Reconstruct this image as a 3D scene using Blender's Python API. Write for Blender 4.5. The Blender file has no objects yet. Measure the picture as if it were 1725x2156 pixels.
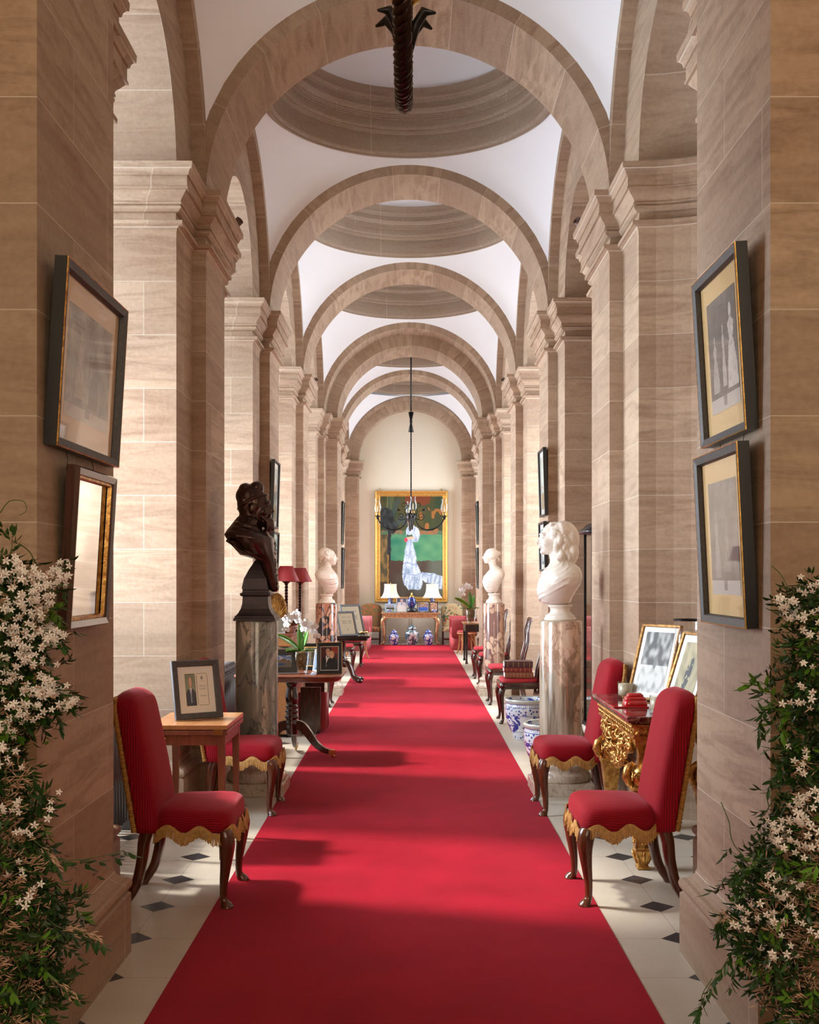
import bpy, bmesh, math, random
from mathutils import Vector, Matrix, noise
random.seed(7)
PI = math.pi
sc = bpy.context.scene
COL = sc.collection

# ------------------------------------------------------------------ camera, world, light, exposure
F, PX, PY, EYE, CX = 2376.0, 866.5, 1213.0, 1.55, 0.025
cam_d = bpy.data.cameras.new('camera'); cam = bpy.data.objects.new('camera', cam_d); COL.objects.link(cam)
cam.location = (CX, 0, EYE); cam.rotation_euler = (PI / 2, 0, 0)
cam_d.sensor_fit = 'VERTICAL'; cam_d.sensor_height = 36; cam_d.lens = F / 2156 * 36
cam_d.shift_x = -(PX - 862.5) / 2156; cam_d.shift_y = (PY - 1078) / 2156
cam_d.clip_start = 0.05; cam_d.clip_end = 200
sc.camera = cam
sc.view_settings.view_transform = 'Standard'; sc.view_settings.look = 'None'
sc.view_settings.gamma = 1; sc.view_settings.use_curve_mapping = False
sc.view_settings.exposure = 0.86
sc.cycles.use_denoising = True
sc.cycles.max_bounces = 8; sc.cycles.diffuse_bounces = 5; sc.cycles.glossy_bounces = 4
sc.cycles.transparent_max_bounces = 12; sc.cycles.transmission_bounces = 6
sc.cycles.caustics_reflective = False; sc.cycles.caustics_refractive = False
sc.cycles.sample_clamp_indirect = 6

w = bpy.data.worlds.new('world'); sc.world = w; w.use_nodes = True
bg = w.node_tree.nodes['Background']
bg.inputs[0].default_value = (0.75, 0.87, 1.0, 1); bg.inputs[1].default_value = 4.0

def light(name, kind, loc, energy, color=(1, 1, 1), size=1, size_y=None, direction=None, angle=None, spread=None):
    d = bpy.data.lights.new(name, kind); d.energy = energy; d.color = color
    if kind == 'AREA':
        d.shape = 'RECTANGLE'; d.size = size; d.size_y = size_y or size
        if spread: d.spread = spread
    if kind == 'SUN': d.angle = angle or 0.02
    o = bpy.data.objects.new(name, d); COL.objects.link(o); o.location = loc
    if direction is not None:
        o.rotation_euler = Vector(direction).to_track_quat('-Z', 'Y').to_euler()
    return o

# sun through the garden windows of the left aisle
light('sun', 'SUN', (-20, 8, 20), 3.8, (1.0, 0.95, 0.88), direction=(1, -0.22, -1.36), angle=math.radians(6))
# skylight entering by each window: left garden side, right side further down
OPEN_L = [(5.585, 7.27), (9.09, 10.775), (12.595, 14.28), (16.1, 17.8), (20.3, 21.99), (23.81, 25.49)]
for i, (a, b) in enumerate(OPEN_L):
    light('window_daylight', 'AREA', (-2.36, (a + b) / 2, 2.1), 85 if i < 2 else 100, (0.86, 0.93, 1.0), size=3.2, size_y=1.5,
          direction=(1, -0.15, -0.05), spread=2.0)
for i, (a, b) in enumerate(OPEN_L):
    if i in (2, 3, 4, 5):
        light('window_daylight', 'AREA', (2.36, (a + b) / 2, 2.35), 80, (0.9, 0.95, 1.0), size=3.6, size_y=1.5, direction=(-1, 0, -0.12))
# the lobby the photographer stands in: unseen warm fill lamp added behind
light('lobby_fill_lamp', 'AREA', (0.3, -2.6, 3.6), 95, (1.0, 0.83, 0.62), size=3.5, size_y=3.5, direction=(0, 1, -0.12))

# ------------------------------------------------------------------ helpers
def props(o, label=None, cat=None, group=None, kind=None):
    if label: o['label'] = label
    if cat: o['category'] = cat
    if group: o['group'] = group
    if kind: o['kind'] = kind
    return o

def thing(name, label, cat, loc=(0, 0, 0), rz=0.0, group=None):
    o = bpy.data.objects.new(name, None); COL.objects.link(o)
    o.location = loc; o.rotation_euler = (0, 0, rz); o.empty_display_size = 0.1
    return props(o, label, cat, group)

def copy_tree(o, parent=None):
    c = o.copy(); COL.objects.link(c)
    if parent: c.parent = parent
    for ch in list(o.children): copy_tree(ch, c)
    return c

def dup(o, loc, rz, label, group=None):
    c = copy_tree(o); c.location = loc; c.rotation_euler = (0, 0, rz); c['label'] = label
    if group: c['group'] = group
    return c

class MB:
    def __init__(s): s.v = []; s.f = []; s.uv = {}; s.sm = []
    def add(s, vs, fs, M=None, smooth=True, uvs=None):
        b = len(s.v)
        for p in vs:
            p = Vector(p); s.v.append(M @ p if M is not None else p)
        for i, f in enumerate(fs):
            if uvs is not None: s.uv[len(s.f)] = uvs[i]
            s.f.append([b + k for k in f]); s.sm.append(smooth)
        return s
    def box(s, c, d, M=None, rot=None):
        x, y, z = d[0] / 2, d[1] / 2, d[2] / 2
        T = Matrix.Translation(c)
        if rot is not None: T = T @ rot
        if M is not None: T = M @ T
        vs = [(sx * x, sy * y, sz * z) for sz in (-1, 1) for sy in (-1, 1) for sx in (-1, 1)]
        return s.add(vs, [(0, 2, 3, 1), (4, 5, 7, 6), (0, 1, 5, 4), (2, 6, 7, 3), (0, 4, 6, 2), (1, 3, 7, 5)], T, False)
    def rings(s, R, closed=True, cap=True, M=None, smooth=True):
        n = len(R[0]); vs = [p for r in R for p in r]; fs = []
        for i in range(len(R) - 1):
            for j in range(n if closed else n - 1):
                k = (j + 1) % n
                fs.append((i * n + j, i * n + k, (i + 1) * n + k, (i + 1) * n + j))
        if cap and closed:
            fs.append(tuple(range(n - 1, -1, -1))); fs.append(tuple((len(R) - 1) * n + j for j in range(n)))
        return s.add(vs, fs, M, smooth)
    def lathe(s, prof, seg=32, M=None, cap=True, c=(0, 0, 0), smooth=True, sq=1.0):
        return s.rings([[(c[0] + r * math.cos(2 * PI * j / seg), c[1] + sq * r * math.sin(2 * PI * j / seg), c[2] + z) for j in range(seg)] for r, z in prof], True, cap, M, smooth)
    def tube(s, pts, rad, seg=8, cap=True, M=None, flat=None):
        pts = [Vector(p) for p in pts]; n = len(pts)
        if not hasattr(rad, '__len__'): rad = [rad] * n
        R = []; up = None
        for i in range(n):
            t = (pts[min(i + 1, n - 1)] - pts[max(i - 1, 0)])
            if t.length < 1e-9: t = Vector((0, 0, 1))
            t.normalize()
            if up is None:
                a = Vector((0, 1, 0)) if abs(t.y) < 0.8 else Vector((1, 0, 0))
                up = (a - t * a.dot(t)).normalized()
            else:
                up = up - t * up.dot(t)
                up = up.normalized() if up.length > 1e-6 else t.orthogonal().normalized()
            b = t.cross(up)
            fl = flat or 1.0
            R.append([pts[i] + up * (rad[i] * math.cos(2 * PI * j / seg)) + b * (rad[i] * fl * math.sin(2 * PI * j / seg)) for j in range(seg)])
        return s.rings(R, True, cap, M)
    def ball(s, c, r, M=None, seg=14, rot=None):
        if not hasattr(r, '__len__'): r = (r, r, r)
        T = Matrix.Translation(c)
        if rot is not None: T = T @ rot
        if M is not None: T = M @ T
        n = max(6, seg // 2 + 1)
        R = [[(r[0] * math.sin(PI * (i + .02) / (n - .0 + .04)) * math.cos(2 * PI * j / seg), r[1] * math.sin(PI * (i + .02) / (n + .04)) * math.sin(2 * PI * j / seg), -r[2] * math.cos(PI * (i + .02) / (n + .04))) for j in range(seg)] for i in range(n + 1)]
        return s.rings(R, True, True, T)
    def grid(s, fn, nu, nv, M=None, smooth=True):
        vs = [fn(i / nu, j / nv) for i in range(nu + 1) for j in range(nv + 1)]
        fs = [(i * (nv + 1) + j, (i + 1) * (nv + 1) + j, (i + 1) * (nv + 1) + j + 1, i * (nv + 1) + j + 1) for i in range(nu) for j in range(nv)]
        return s.add(vs, fs, M, smooth)
    def build(s, name, mat, parent=None, bevel=None, subd=0, remesh=None, kind=None, flat=False, smoothmod=0):
        me = bpy.data.meshes.new(name); me.from_pydata([tuple(p) for p in s.v], [], s.f)
        uvl = me.uv_layers.new(name='UVMap').data
        for p in me.polygons:
            n = p.normal; custom = s.uv.get(p.index)
            for q, li in enumerate(p.loop_indices):
                if custom: uvl[li].uv = custom[q]; continue
                co = me.vertices[me.loops[li].vertex_index].co
                ax = (abs(n.x), abs(n.y), abs(n.z))
                if ax[2] > 0.75: uvl[li].uv = (co.x, co.y)
                elif ax[0] > ax[1]: uvl[li].uv = (co.y, co.z)
                else: uvl[li].uv = (co.x + 0.37, co.z)
        me.polygons.foreach_set('use_smooth', [(m and not flat) for m in s.sm])
        mats = mat if isinstance(mat, (list, tuple)) else [mat]
        for m in mats: me.materials.append(m)
        o = bpy.data.objects.new(name, me); COL.objects.link(o)
        if parent: o.parent = parent
        if kind: o['kind'] = kind
        if remesh:
            m = o.modifiers.new('r', 'REMESH'); m.mode = 'VOXEL'; m.voxel_size = remesh; m.use_smooth_shade = True
            if smoothmod:
                q = o.modifiers.new('s', 'SMOOTH'); q.iterations = smoothmod; q.factor = 0.5
        if bevel:
            m = o.modifiers.new('b', 'BEVEL'); m.width = bevel; m.segments = 2; m.limit_method = 'ANGLE'; m.angle_limit = math.radians(50)
        if subd:
            m = o.modifiers.new('s', 'SUBSURF'); m.levels = subd; m.render_levels = subd
        return o

def RX(a): return Matrix.Rotation(a, 4, 'X')
def RY(a): return Matrix.Rotation(a, 4, 'Y')
def RZ(a): return Matrix.Rotation(a, 4, 'Z')
def T(x, y, z): return Matrix.Translation((x, y, z))
def S(x, y, z): return Matrix.Diagonal((x, y, z, 1))
def lerp(a, b, t): return a + (b - a) * t
def interp(tab, x):
    if x <= tab[0][0]: return tab[0][1]
    for (a, va), (b, vb) in zip(tab, tab[1:]):
        if x <= b: return lerp(va, vb, (x - a) / (b - a))
    return tab[-1][1]
def catmull(pts, n=6):
    P = [Vector(p) for p in pts]; out = []
    for i in range(len(P) - 1):
        a = P[max(i - 1, 0)]; b = P[i]; c = P[i + 1]; d = P[min(i + 2, len(P) - 1)]
        for k in range(n):
            t = k / n
            out.append(0.5 * ((2 * b) + (c - a) * t + (2 * a - 5 * b + 4 * c - d) * t * t + (3 * b - a - 3 * c + d) * t ** 3))
    out.append(P[-1]); return out
def srgb(r, g, b):
    f = lambda c: (c / 255 / 12.92) if c / 255 <= 0.04045 else ((c / 255 + 0.055) / 1.055) ** 2.4
    return (f(r), f(g), f(b), 1)

# ------------------------------------------------------------------ materials
class NT:
    def __init__(s, name):
        s.m = bpy.data.materials.new(name); s.m.use_nodes = True; s.t = s.m.node_tree
        s.p = s.t.nodes['Principled BSDF']; s.out = s.t.nodes['Material Output']
    def n(s, typ, **kw):
        nd = s.t.nodes.new(typ)
        for k, v in kw.items():
            if k.startswith('i_'): nd.inputs[int(k[2:]) if k[2:].isdigit() else k[2:].replace('_', ' ')].default_value = v
            else: setattr(nd, k, v)
        return nd
    def l(s, a, b): s.t.links.new(a, b)
    def math(s, op, a, b=None, c=None):
        nd = s.t.nodes.new('ShaderNodeMath'); nd.operation = op
        for i, x in enumerate((a, b, c)):
            if x is None: continue
            if isinstance(x, (int, float)): nd.inputs[i].default_value = x
            else: s.l(x, nd.inputs[i])
        return nd.outputs[0]
    def mix(s, fac, a, b, mode='MIX'):
        nd = s.t.nodes.new('ShaderNodeMix'); nd.data_type = 'RGBA'; nd.blend_type = mode
        for i, x in ((0, fac), (6, a), (7, b)):
            if isinstance(x, (int, float)): nd.inputs[i].default_value = x
            elif isinstance(x, tuple): nd.inputs[i].default_value = x
            else: s.l(x, nd.inputs[i])
        return nd.outputs[2]
    def ramp(s, fac, stops, interp='LINEAR'):
        nd = s.t.nodes.new('ShaderNodeValToRGB'); nd.color_ramp.interpolation = interp
        e = nd.color_ramp.elements
        e[0].position, e[0].color = stops[0]; e[1].position, e[1].color = stops[-1]
        for p, c in stops[1:-1]:
            q = e.new(p); q.color = c
        s.l(fac, nd.inputs[0]); return nd.outputs[0]
    def coords(s, kind='Object', scale=(1, 1, 1), loc=(0, 0, 0), rot=(0, 0, 0)):
        tc = s.t.nodes.new('ShaderNodeTexCoord'); mp = s.t.nodes.new('ShaderNodeMapping')
        mp.inputs['Scale'].default_value = scale; mp.inputs['Location'].default_value = loc; mp.inputs['Rotation'].default_value = rot
        s.l(tc.outputs[kind], mp.inputs[0]); return mp.outputs[0]
    def noise(s, vec, scale=5, detail=4, rough=0.5, dist=0.0):
        nd = s.n('ShaderNodeTexNoise'); nd.inputs['Scale'].default_value = scale; nd.inputs['Detail'].default_value = detail
        nd.inputs['Roughness'].default_value = rough; nd.inputs['Distortion'].default_value = dist; s.l(vec, nd.inputs['Vector'])
        return nd.outputs[0]
    def bump(s, h, strength=0.3, dist=0.01):
        b = s.n('ShaderNodeBump'); b.inputs['Strength'].default_value = strength; b.inputs['Distance'].default_value = dist
        s.l(h, b.inputs['Height']); s.l(b.outputs[0], s.p.inputs['Normal'])
    def color(s, c):
        if isinstance(c, tuple): s.p.inputs['Base Color'].default_value = c
        else: s.l(c, s.p.inputs['Base Color'])
    def set(s, **kw):
        for k, v in kw.items(): s.p.inputs[k.replace('_', ' ')].default_value = v
        return s

def plain(name, col, rough=0.5, metal=0.0, var=0.12, scale=12, bump=0.0, coat=0.0, spec=None, bscale=60):
    m = NT(name); v = m.coords()
    nz = m.noise(v, scale, 3)
    d = tuple(c * (1 - var) for c in col[:3]) + (1,); b = tuple(min(1, c * (1 + var)) for c in col[:3]) + (1,)
    m.color(m.ramp(nz, [(0.3, d), (0.7, b)])); m.set(Roughness=rough, Metallic=metal)
    if coat: m.p.inputs['Coat Weight'].default_value = coat; m.p.inputs['Coat Roughness'].default_value = 0.08
    if spec is not None: m.p.inputs['Specular IOR Level'].default_value = spec
    if bump: m.bump(m.noise(v, bscale, 4), bump, 0.003)
    return m.m

def stone(name, c1, c2, row=0.29, width=0.95, mortar=True):
    m = NT(name); uv = m.coords('UV'); ob = m.coords('Object')
    br = m.n('ShaderNodeTexBrick'); br.inputs['Scale'].default_value = 1.0
    br.inputs['Brick Width'].default_value = width; br.inputs['Row Height'].default_value = row
    br.inputs['Mortar Size'].default_value = 0.0022 if mortar else 0.0; br.inputs['Mortar Smooth'].default_value = 0.3
    br.inputs['Color1'].default_value = (0, 0, 0, 1); br.inputs['Color2'].default_value = (1, 1, 1, 1); br.inputs['Mortar'].default_value = (0.5, 0.5, 0.5, 1)
    br.offset = 0.43; m.l(uv, br.inputs['Vector'])
    base = m.mix(br.outputs['Color'], c1, c2)
    uvs = m.coords('UV', scale=(1.0, 7.0, 1.0), rot=(0, 0, 0.10))
    streak = m.noise(uvs, 1.5, 7, 0.66, 1.2)
    base = m.mix(m.ramp(streak, [(0.44, (0, 0, 0, 1)), (0.70, (1, 1, 1, 1))]), base, (0.24, 0.135, 0.078, 1))
    big = m.noise(ob, 0.9, 3)
    base = m.mix(m.ramp(big, [(0.35, (0, 0, 0, 1)), (0.7, (0.5, 0.5, 0.5, 1))]), base, (0.40, 0.31, 0.225, 1))
    fine = m.noise(ob, 45, 4)
    base = m.mix(0.07, base, m.ramp(fine, [(0.35, (0.2, 0.16, 0.12, 1)), (0.65, (0.75, 0.65, 0.52, 1))]), 'MIX')
    base = m.mix(br.outputs['Fac'], base, (0.58, 0.50, 0.40, 1)) if mortar else base
    m.color(base); m.set(Roughness=0.62); m.p.inputs['Specular IOR Level'].default_value = 0.35
    h = m.math('SUBTRACT', m.math('MULTIPLY', fine, 0.35), m.math('MULTIPLY', br.outputs['Fac'], 0.5))
    m.bump(h, 0.12, 0.003)
    return m.m

M = {}
M['stone'] = stone('sandstone', (0.33, 0.205, 0.130, 1), (0.52, 0.365, 0.245, 1), row=0.345, width=1.05)
M['stone_arch'] = stone('sandstone_voussoir', (0.33, 0.215, 0.140, 1), (0.49, 0.35, 0.235, 1), row=0.47, width=3.0)
M['stone_cap'] = stone('sandstone_moulded', (0.38, 0.26, 0.17, 1), (0.42, 0.30, 0.20, 1), row=5, width=1.6)
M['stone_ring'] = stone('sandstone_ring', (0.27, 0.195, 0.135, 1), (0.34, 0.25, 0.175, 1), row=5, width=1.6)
M['plaster'] = plain('white_plaster', (0.86, 0.87, 0.89, 1), 0.8, var=0.02, scale=1.5)
M['cream'] = plain('cream_wall_paint', (0.74, 0.67, 0.53, 1), 0.7, var=0.03, scale=1.2)
M['lobby'] = plain('lobby_plaster', (0.62, 0.50, 0.38, 1), 0.8, var=0.05, scale=1.0)
M['dado'] = plain('dado_paint', (0.50, 0.40, 0.33, 1), 0.5, var=0.03)
# ------------------------------------------------------------------ floor, carpet
def floor_mat():
    m = NT('stone_floor_tiles'); P, A = 0.469, 0.0845
    tc = m.t.nodes.new('ShaderNodeTexCoord'); sp = m.n('ShaderNodeSeparateXYZ'); m.l(tc.outputs['Object'], sp.inputs[0])
    def d(sock, off):
        u = m.math('DIVIDE', m.math('SUBTRACT', sock, off), P)
        return m.math('MULTIPLY', m.math('ABSOLUTE', m.math('SUBTRACT', m.math('FRACT', m.math('ADD', u, 50.5)), 0.5)), P)
    dx, dy = d(sp.outputs[0], 0.240), d(sp.outputs[1], 0.135)
    dia = m.math('LESS_THAN', m.math('ADD', dx, dy), A)
    seam = m.math('LESS_THAN', m.math('MINIMUM', dx, dy), 0.0012)
    rim = m.math('LESS_THAN', m.math('ABSOLUTE', m.math('SUBTRACT', m.math('ADD', dx, dy), A)), 0.002)
    ob = m.coords('Object')
    cell = m.n('ShaderNodeTexWhiteNoise'); cell.noise_dimensions = '2D'
    fl = m.n('ShaderNodeVectorMath', operation='FLOOR'); mp = m.coords('Object', scale=(1 / P, 1 / P, 1), loc=(-0.240 / P, -0.135 / P, 0))
    m.l(mp, fl.inputs[0]); m.l(fl.outputs[0], cell.inputs['Vector'])
    nz = m.noise(ob, 3.5, 5, 0.6)
    tile = m.mix(m.ramp(nz, [(0.3, (0, 0, 0, 1)), (0.75, (1, 1, 1, 1))]), (0.50, 0.44, 0.35, 1), (0.62, 0.57, 0.48, 1))
    tile = m.mix(m.math('MULTIPLY', cell.outputs['Value'], 0.35), tile, (0.55, 0.46, 0.35, 1))
    tile = m.mix(0.12, tile, m.ramp(m.noise(ob, 160, 2), [(0.4, (0.3, 0.26, 0.2, 1)), (0.6, (0.8, 0.75, 0.66, 1))]))
    blk = m.mix(m.noise(ob, 30, 4), (0.018, 0.019, 0.022, 1), (0.06, 0.062, 0.07, 1))
    c = m.mix(m.math('MAXIMUM', seam, m.math('MULTIPLY', rim, 0.6)), tile, (0.22, 0.17, 0.12, 1))
    c = m.mix(dia, c, blk)
    m.color(c); m.set(Roughness=0.33); m.bump(m.noise(ob, 90, 3), 0.06, 0.002)
    return m.m
M['floor'] = floor_mat()
b = MB(); b.box((0, 11.5, -0.05), (5.6, 30.0, 0.1)); b.build('floor', M['floor'], kind='structure')

def carpet_mat():
    m = NT('red_carpet_pile'); ob = m.coords('Object')
    n1 = m.noise(ob, 2.2, 4, 0.6, 0.4); n2 = m.noise(m.coords('Object', scale=(1, 3, 1)), 110, 3, 0.7)
    c = m.mix(m.ramp(n1, [(0.3, (0, 0, 0, 1)), (0.7, (1, 1, 1, 1))]), (0.27, 0.002, 0.012, 1), (0.38, 0.004, 0.020, 1))
    c = m.mix(m.math('MULTIPLY', n2, 0.4), c, (0.18, 0.001, 0.008, 1))
    m.color(c); m.set(Roughness=0.95); m.p.inputs['Specular IOR Level'].default_value = 0.1
    m.p.inputs['Sheen Weight'].default_value = 0.12; m.p.inputs['Sheen Tint'].default_value = (1.0, 0.35, 0.4, 1); m.p.inputs['Sheen Roughness'].default_value = 0.5
    m.bump(n2, 0.5, 0.004)
    return m.m
M['carpet'] = carpet_mat()
b = MB(); b.box((0.0, 11.2, 0.003), (1.80, 28.4, 0.006))
props(b.build('carpet_runner', M['carpet'], bevel=0.002), 'long plain red carpet runner down the middle of the stone corridor floor', 'carpet')

# ------------------------------------------------------------------ stone piers with plinth and capital
ZS, XB, XA, XO = 4.18, 1.395, 1.49, 2.42
PLINTH = [(0, .058), (.245, .058), (.252, .05), (.258, .045), (.262, .05), (.270, .059), (.285, .063), (.300, .059), (.308, .05), (.312, .036), (.322, .022), (.338, .008), (.36, 0)]
CAP = [(.424, 0), (.392, .006), (.380, .018), (.374, .036), (.374, .046), (.350, .048), (.350, .030), (.340, .014), (.335, -.004), (.290, -.004), (.286, .016), (.272, .034), (.256, .038), (.254, .028), (.246, .028), (.244, .040), (.232, .040),
       (.230, .034), (.212, .040), (.190, .060), (.172, .074), (.164, .077), (.163, .092), (.150, .092), (.149, .086), (.078, .086), (.077, .096), (.070, .098), (.055, .102), (.042, .112), (.036, .124), (.030, .124), (0, .126)]
LEV = PLINTH + [(ZS - d, p) for d, p in CAP]

def offset_line(pts, p, closed):
    n = len(pts); out = []
    for i in range(n):
        a = pts[i - 1] if (i > 0 or closed) else None
        c = pts[(i + 1) % n] if (i < n - 1 or closed) else None
        q = pts[i]; ns = []
        for s, e in ((a, q), (q, c)):
            if s is None or e is None: continue
            d = Vector((e[0] - s[0], e[1] - s[1]));
            if d.length < 1e-9: continue
            d.normalize(); ns.append(Vector((-d.y, d.x)))
        if len(ns) == 2:
            k = ns[0] + ns[1]; den = 1 + ns[0].dot(ns[1]); v = k / den if den > 1e-6 else ns[0]
        else: v = ns[0]
        out.append((q[0] + v.x * p, q[1] + v.y * p))
    return out

def loft_plan(b, pts, levels, closed=False):
    """pts run so that the right-hand side of travel is the outside."""
    L = [0]
    for i in range(1, len(pts) + (1 if closed else 0)):
        a, c = pts[i - 1], pts[i % len(pts)]; L.append(L[-1] + math.hypot(c[0] - a[0], c[1] - a[1]))
    rows = [[(x, y, z) for x, y in offset_line(pts, p, closed)] for z, p in levels]
    n = len(pts); vs = [q for r in rows for q in r]; fs = []; uvs = []
    for i in range(len(rows) - 1):
        for j in range(n if closed else n - 1):
            k = (j + 1) % n
            fs.append((i * n + j, i * n + k, (i + 1) * n + k, (i + 1) * n + j))
            z0, z1 = levels[i][0], levels[i + 1][0]
            uvs.append([(L[j], z0), (L[j + 1], z0), (L[j + 1], z1), (L[j], z1)])
    b.add(vs, fs, None, False, uvs)
    top = rows[-1]; b.add(list(top), [tuple(range(len(top)))], None, False)

def split_levels(levels): 
    return levels

def mir(pts, side):   # side +1 = right wall, -1 = left wall; keeps winding outward
    return pts if side > 0 else [(-x, y) for x, y in pts][::-1]

def pillar(side, y0, y1, ya, yb, orders=None, xo=XO):
    # right-hand wall, travelling so that outside is on the right: start far outer, go to near outer
    P = [(xo, y1), (XA, y1)]
    seq = orders or [(ya, yb, XB)]
    P.append((XA, seq[-1][1]))
    for i in range(len(seq) - 1, -1, -1):
        a, c, x = seq[i]
        P += [(x, c), (x, a)]
    P += [(XA, seq[0][0]), (XA, y0), (xo, y0)]
    Q = []
    for p in P:
        if not Q or (abs(Q[-1][0] - p[0]) + abs(Q[-1][1] - p[1])) > 1e-6: Q.append(p)
    b = MB(); Q2 = mir([(x, y) for x, y in Q], side)
    # outside must be the corridor side
    loft_plan(b, Q2[::-1], [(z, p) for z, p in LEV])
    return b.build('pillar', M['stone'], kind='structure')

def chk(): pass
PIERS = [(7.27, 9.09, 7.80, 8.565, None), (10.775, 12.595, 11.305, 12.07, None), (14.28, 16.10, 14.81, 15.575, None),
         (17.80, 20.30, 18.31, 19.80, [(18.31, 18.81, XB), (18.81, 19.80, 1.21)]),
         (21.99, 23.81, 22.52, 23.285, None)]
for side in (-1, 1):
    for i, (y0, y1, ya, yb, orders) in enumerate(PIERS):
        if side == 1 and i == 0: continue
        pillar(side, y0, y1, ya, yb, orders)
    # short pier behind the entrance mass
    if side == -1: pillar(side, 4.6, 5.585, 4.6, 5.06)
# right side: entrance pier, curved niche and first pier in one run of wall
NC, NR = (5.585 + 7.27) / 2, (7.27 - 5.585) / 2
P = [(XO, 9.09), (XA, 9.09), (XA, 8.565), (XB, 8.565), (XB, 7.80), (XA, 7.80), (XA, 7.27)]
P += [(XA + NR * math.sin(PI * k / 24), NC + NR * math.cos(PI * k / 24)) for k in range(1, 24)]
P += [(XA, 5.585), (XA, 5.06), (XB, 5.06), (XB, 4.6), (XO, 4.6)]
b = MB(); loft_plan(b, P[::-1], LEV); b.build('pillar', M['stone'], kind='structure')
# half dome of the niche
b = MB(); b.grid(lambda u, v: (XA + NR * math.sin(PI * u) * math.cos(PI / 2 * v), NC + NR * math.cos(PI * u), ZS - .0 + NR * math.sin(PI * u) * math.sin(PI / 2 * v)), 24, 12)
b.build('wall_niche', M['stone_arch'], kind='structure')

# entrance mass (narrower passage nearest the camera)
EX, EY0, EY1 = 1.19, 3.66, 4.60
for side in (-1, 1):
    Q = [(2.75, EY1), (EX, EY1), (EX, EY0), (2.75, EY0)]
    b = MB(); loft_plan(b, mir(Q, side)[::-1], PLINTH + [(5.2, 0)]); b.build('wall_entrance', M['stone'], kind='structure')

def arch(b, r0, r1, y0, y1, zc=ZS, n=48, cx=0.0):
    """half ring across the corridor (x-z plane), from y0 to y1."""
    vs = []; fs = []; uvs = []
    for i in range(n + 1):
        a = PI * i / n; c, s_ = math.cos(a), math.sin(a)
        vs += [(cx + r0 * c, y0, zc + r0 * s_), (cx + r0 * c, y1, zc + r0 * s_), (cx + r1 * c, y1, zc + r1 * s_), (cx + r1 * c, y0, zc + r1 * s_)]
    for i in range(n):
        A, B = i * 4, i * 4 + 4; l0, l1 = r0 * PI * i / n, r0 * PI * (i + 1) / n
        for k, (p, q) in enumerate(((0, 1), (1, 2), (2, 3), (3, 0))):
            fs.append((A + p, A + q, B + q, B + p))
            wd = (0, y1 - y0) if k == 0 else (1.3, 1.3 + r1 - r0)
            if k == 3: uvs.append([(wd[1], l0), (wd[0], l0), (wd[0], l1), (wd[1], l1)])
            else: uvs.append([(wd[0], l0), (wd[1], l0), (wd[1], l1), (wd[0], l1)])
    b.add(vs, fs, None, False, uvs)

def flipped(b):
    b.f = [f[::-1] for f in b.f]
    b.uv = {k: v[::-1] for k, v in b.uv.items()}
    return b

tn = [0]
def trim(b, mat): 
    tn[0] += 1; return b.build('trim_%d' % tn[0], mat, kind='structure')

TR = [(4.60, 5.06, 1.395), (7.80, 8.565, 1.395), (11.305, 12.07, 1.395), (14.81, 15.575, 1.395), (18.31, 18.81, 1.395), (18.81, 19.80, 1.21), (22.52, 23.285, 1.395)]
for y0, y1, r in TR:
    b = MB(); arch(b, r, 1.49 if r > 1.3 else 1.49, y0, y1); trim(b, M['stone_arch'])
# spandrel fill above each transverse arch (hidden above the vault springing)
for y0, y1, r in TR:
    b = MB(); arch(b, 1.48, 2.6, y0 + .002, y1 - .002); trim(b, M['plaster'])
b = MB(); arch(b, EX, 2.75, EY0, EY1, zc=5.2); trim(b, M['stone_arch'])

# ------------------------------------------------------------------ bays: side arches, ribs, sail vaults with domes
BAYS = [(5.06, 7.80, 5.585, 7.27), (8.565, 11.305, 9.09, 10.775), (12.07, 14.81, 12.595, 14.28), (15.575, 18.31, 16.10, 17.80), (19.80, 22.52, 20.30, 21.99), (23.285, 25.80, 23.81, 25.49)]
def side_wall(b, side, yc, r, ymin, ymax, ztop, xa, xb, n=32):
    """plate in the y-z plane from x=xa to xb with a half-round opening of radius r."""
    def outer(a):
        c, s_ = math.cos(a), math.sin(a); t = 1e9
        if c > 1e-6: t = min(t, (ymax - yc) / c)
        if c < -1e-6: t = min(t, (ymin - yc) / c)
        if s_ > 1e-6: t = min(t, (ztop - ZS) / s_)
        return (yc + t * c, ZS + t * s_)
    angs = sorted(set([PI * i / n for i in range(n + 1)] + [math.atan2(ztop - ZS, ymax - yc), math.atan2(ztop - ZS, ymin - yc)]))
    vs = []; fs = []; uvs = []
    for a in angs:
        oy, oz = outer(a); iy, iz = yc + r * math.cos(a), ZS + r * math.sin(a)
        vs += [(side * xa, iy, iz), (side * xa, oy, oz), (side * xb, iy, iz)]
    for i in range(len(angs) - 1):
        A, B = 3 * i, 3 * i + 3; l0, l1 = r * angs[i], r * angs[i + 1]
        fs.append((A, A + 1, B + 1, B)); uvs.append([(vs[k][1], vs[k][2]) for k in (A, A + 1, B + 1, B)])
        fs.append((A, B, B + 2, A + 2)); uvs.append([(0, l0), (0, l1), (xb - xa, l1), (xb - xa, l0)])
    if side > 0:
        fs = [f[::-1] for f in fs]; uvs = [u[::-1] for u in uvs]
    b.add(vs, fs, None, False, uvs)

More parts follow.
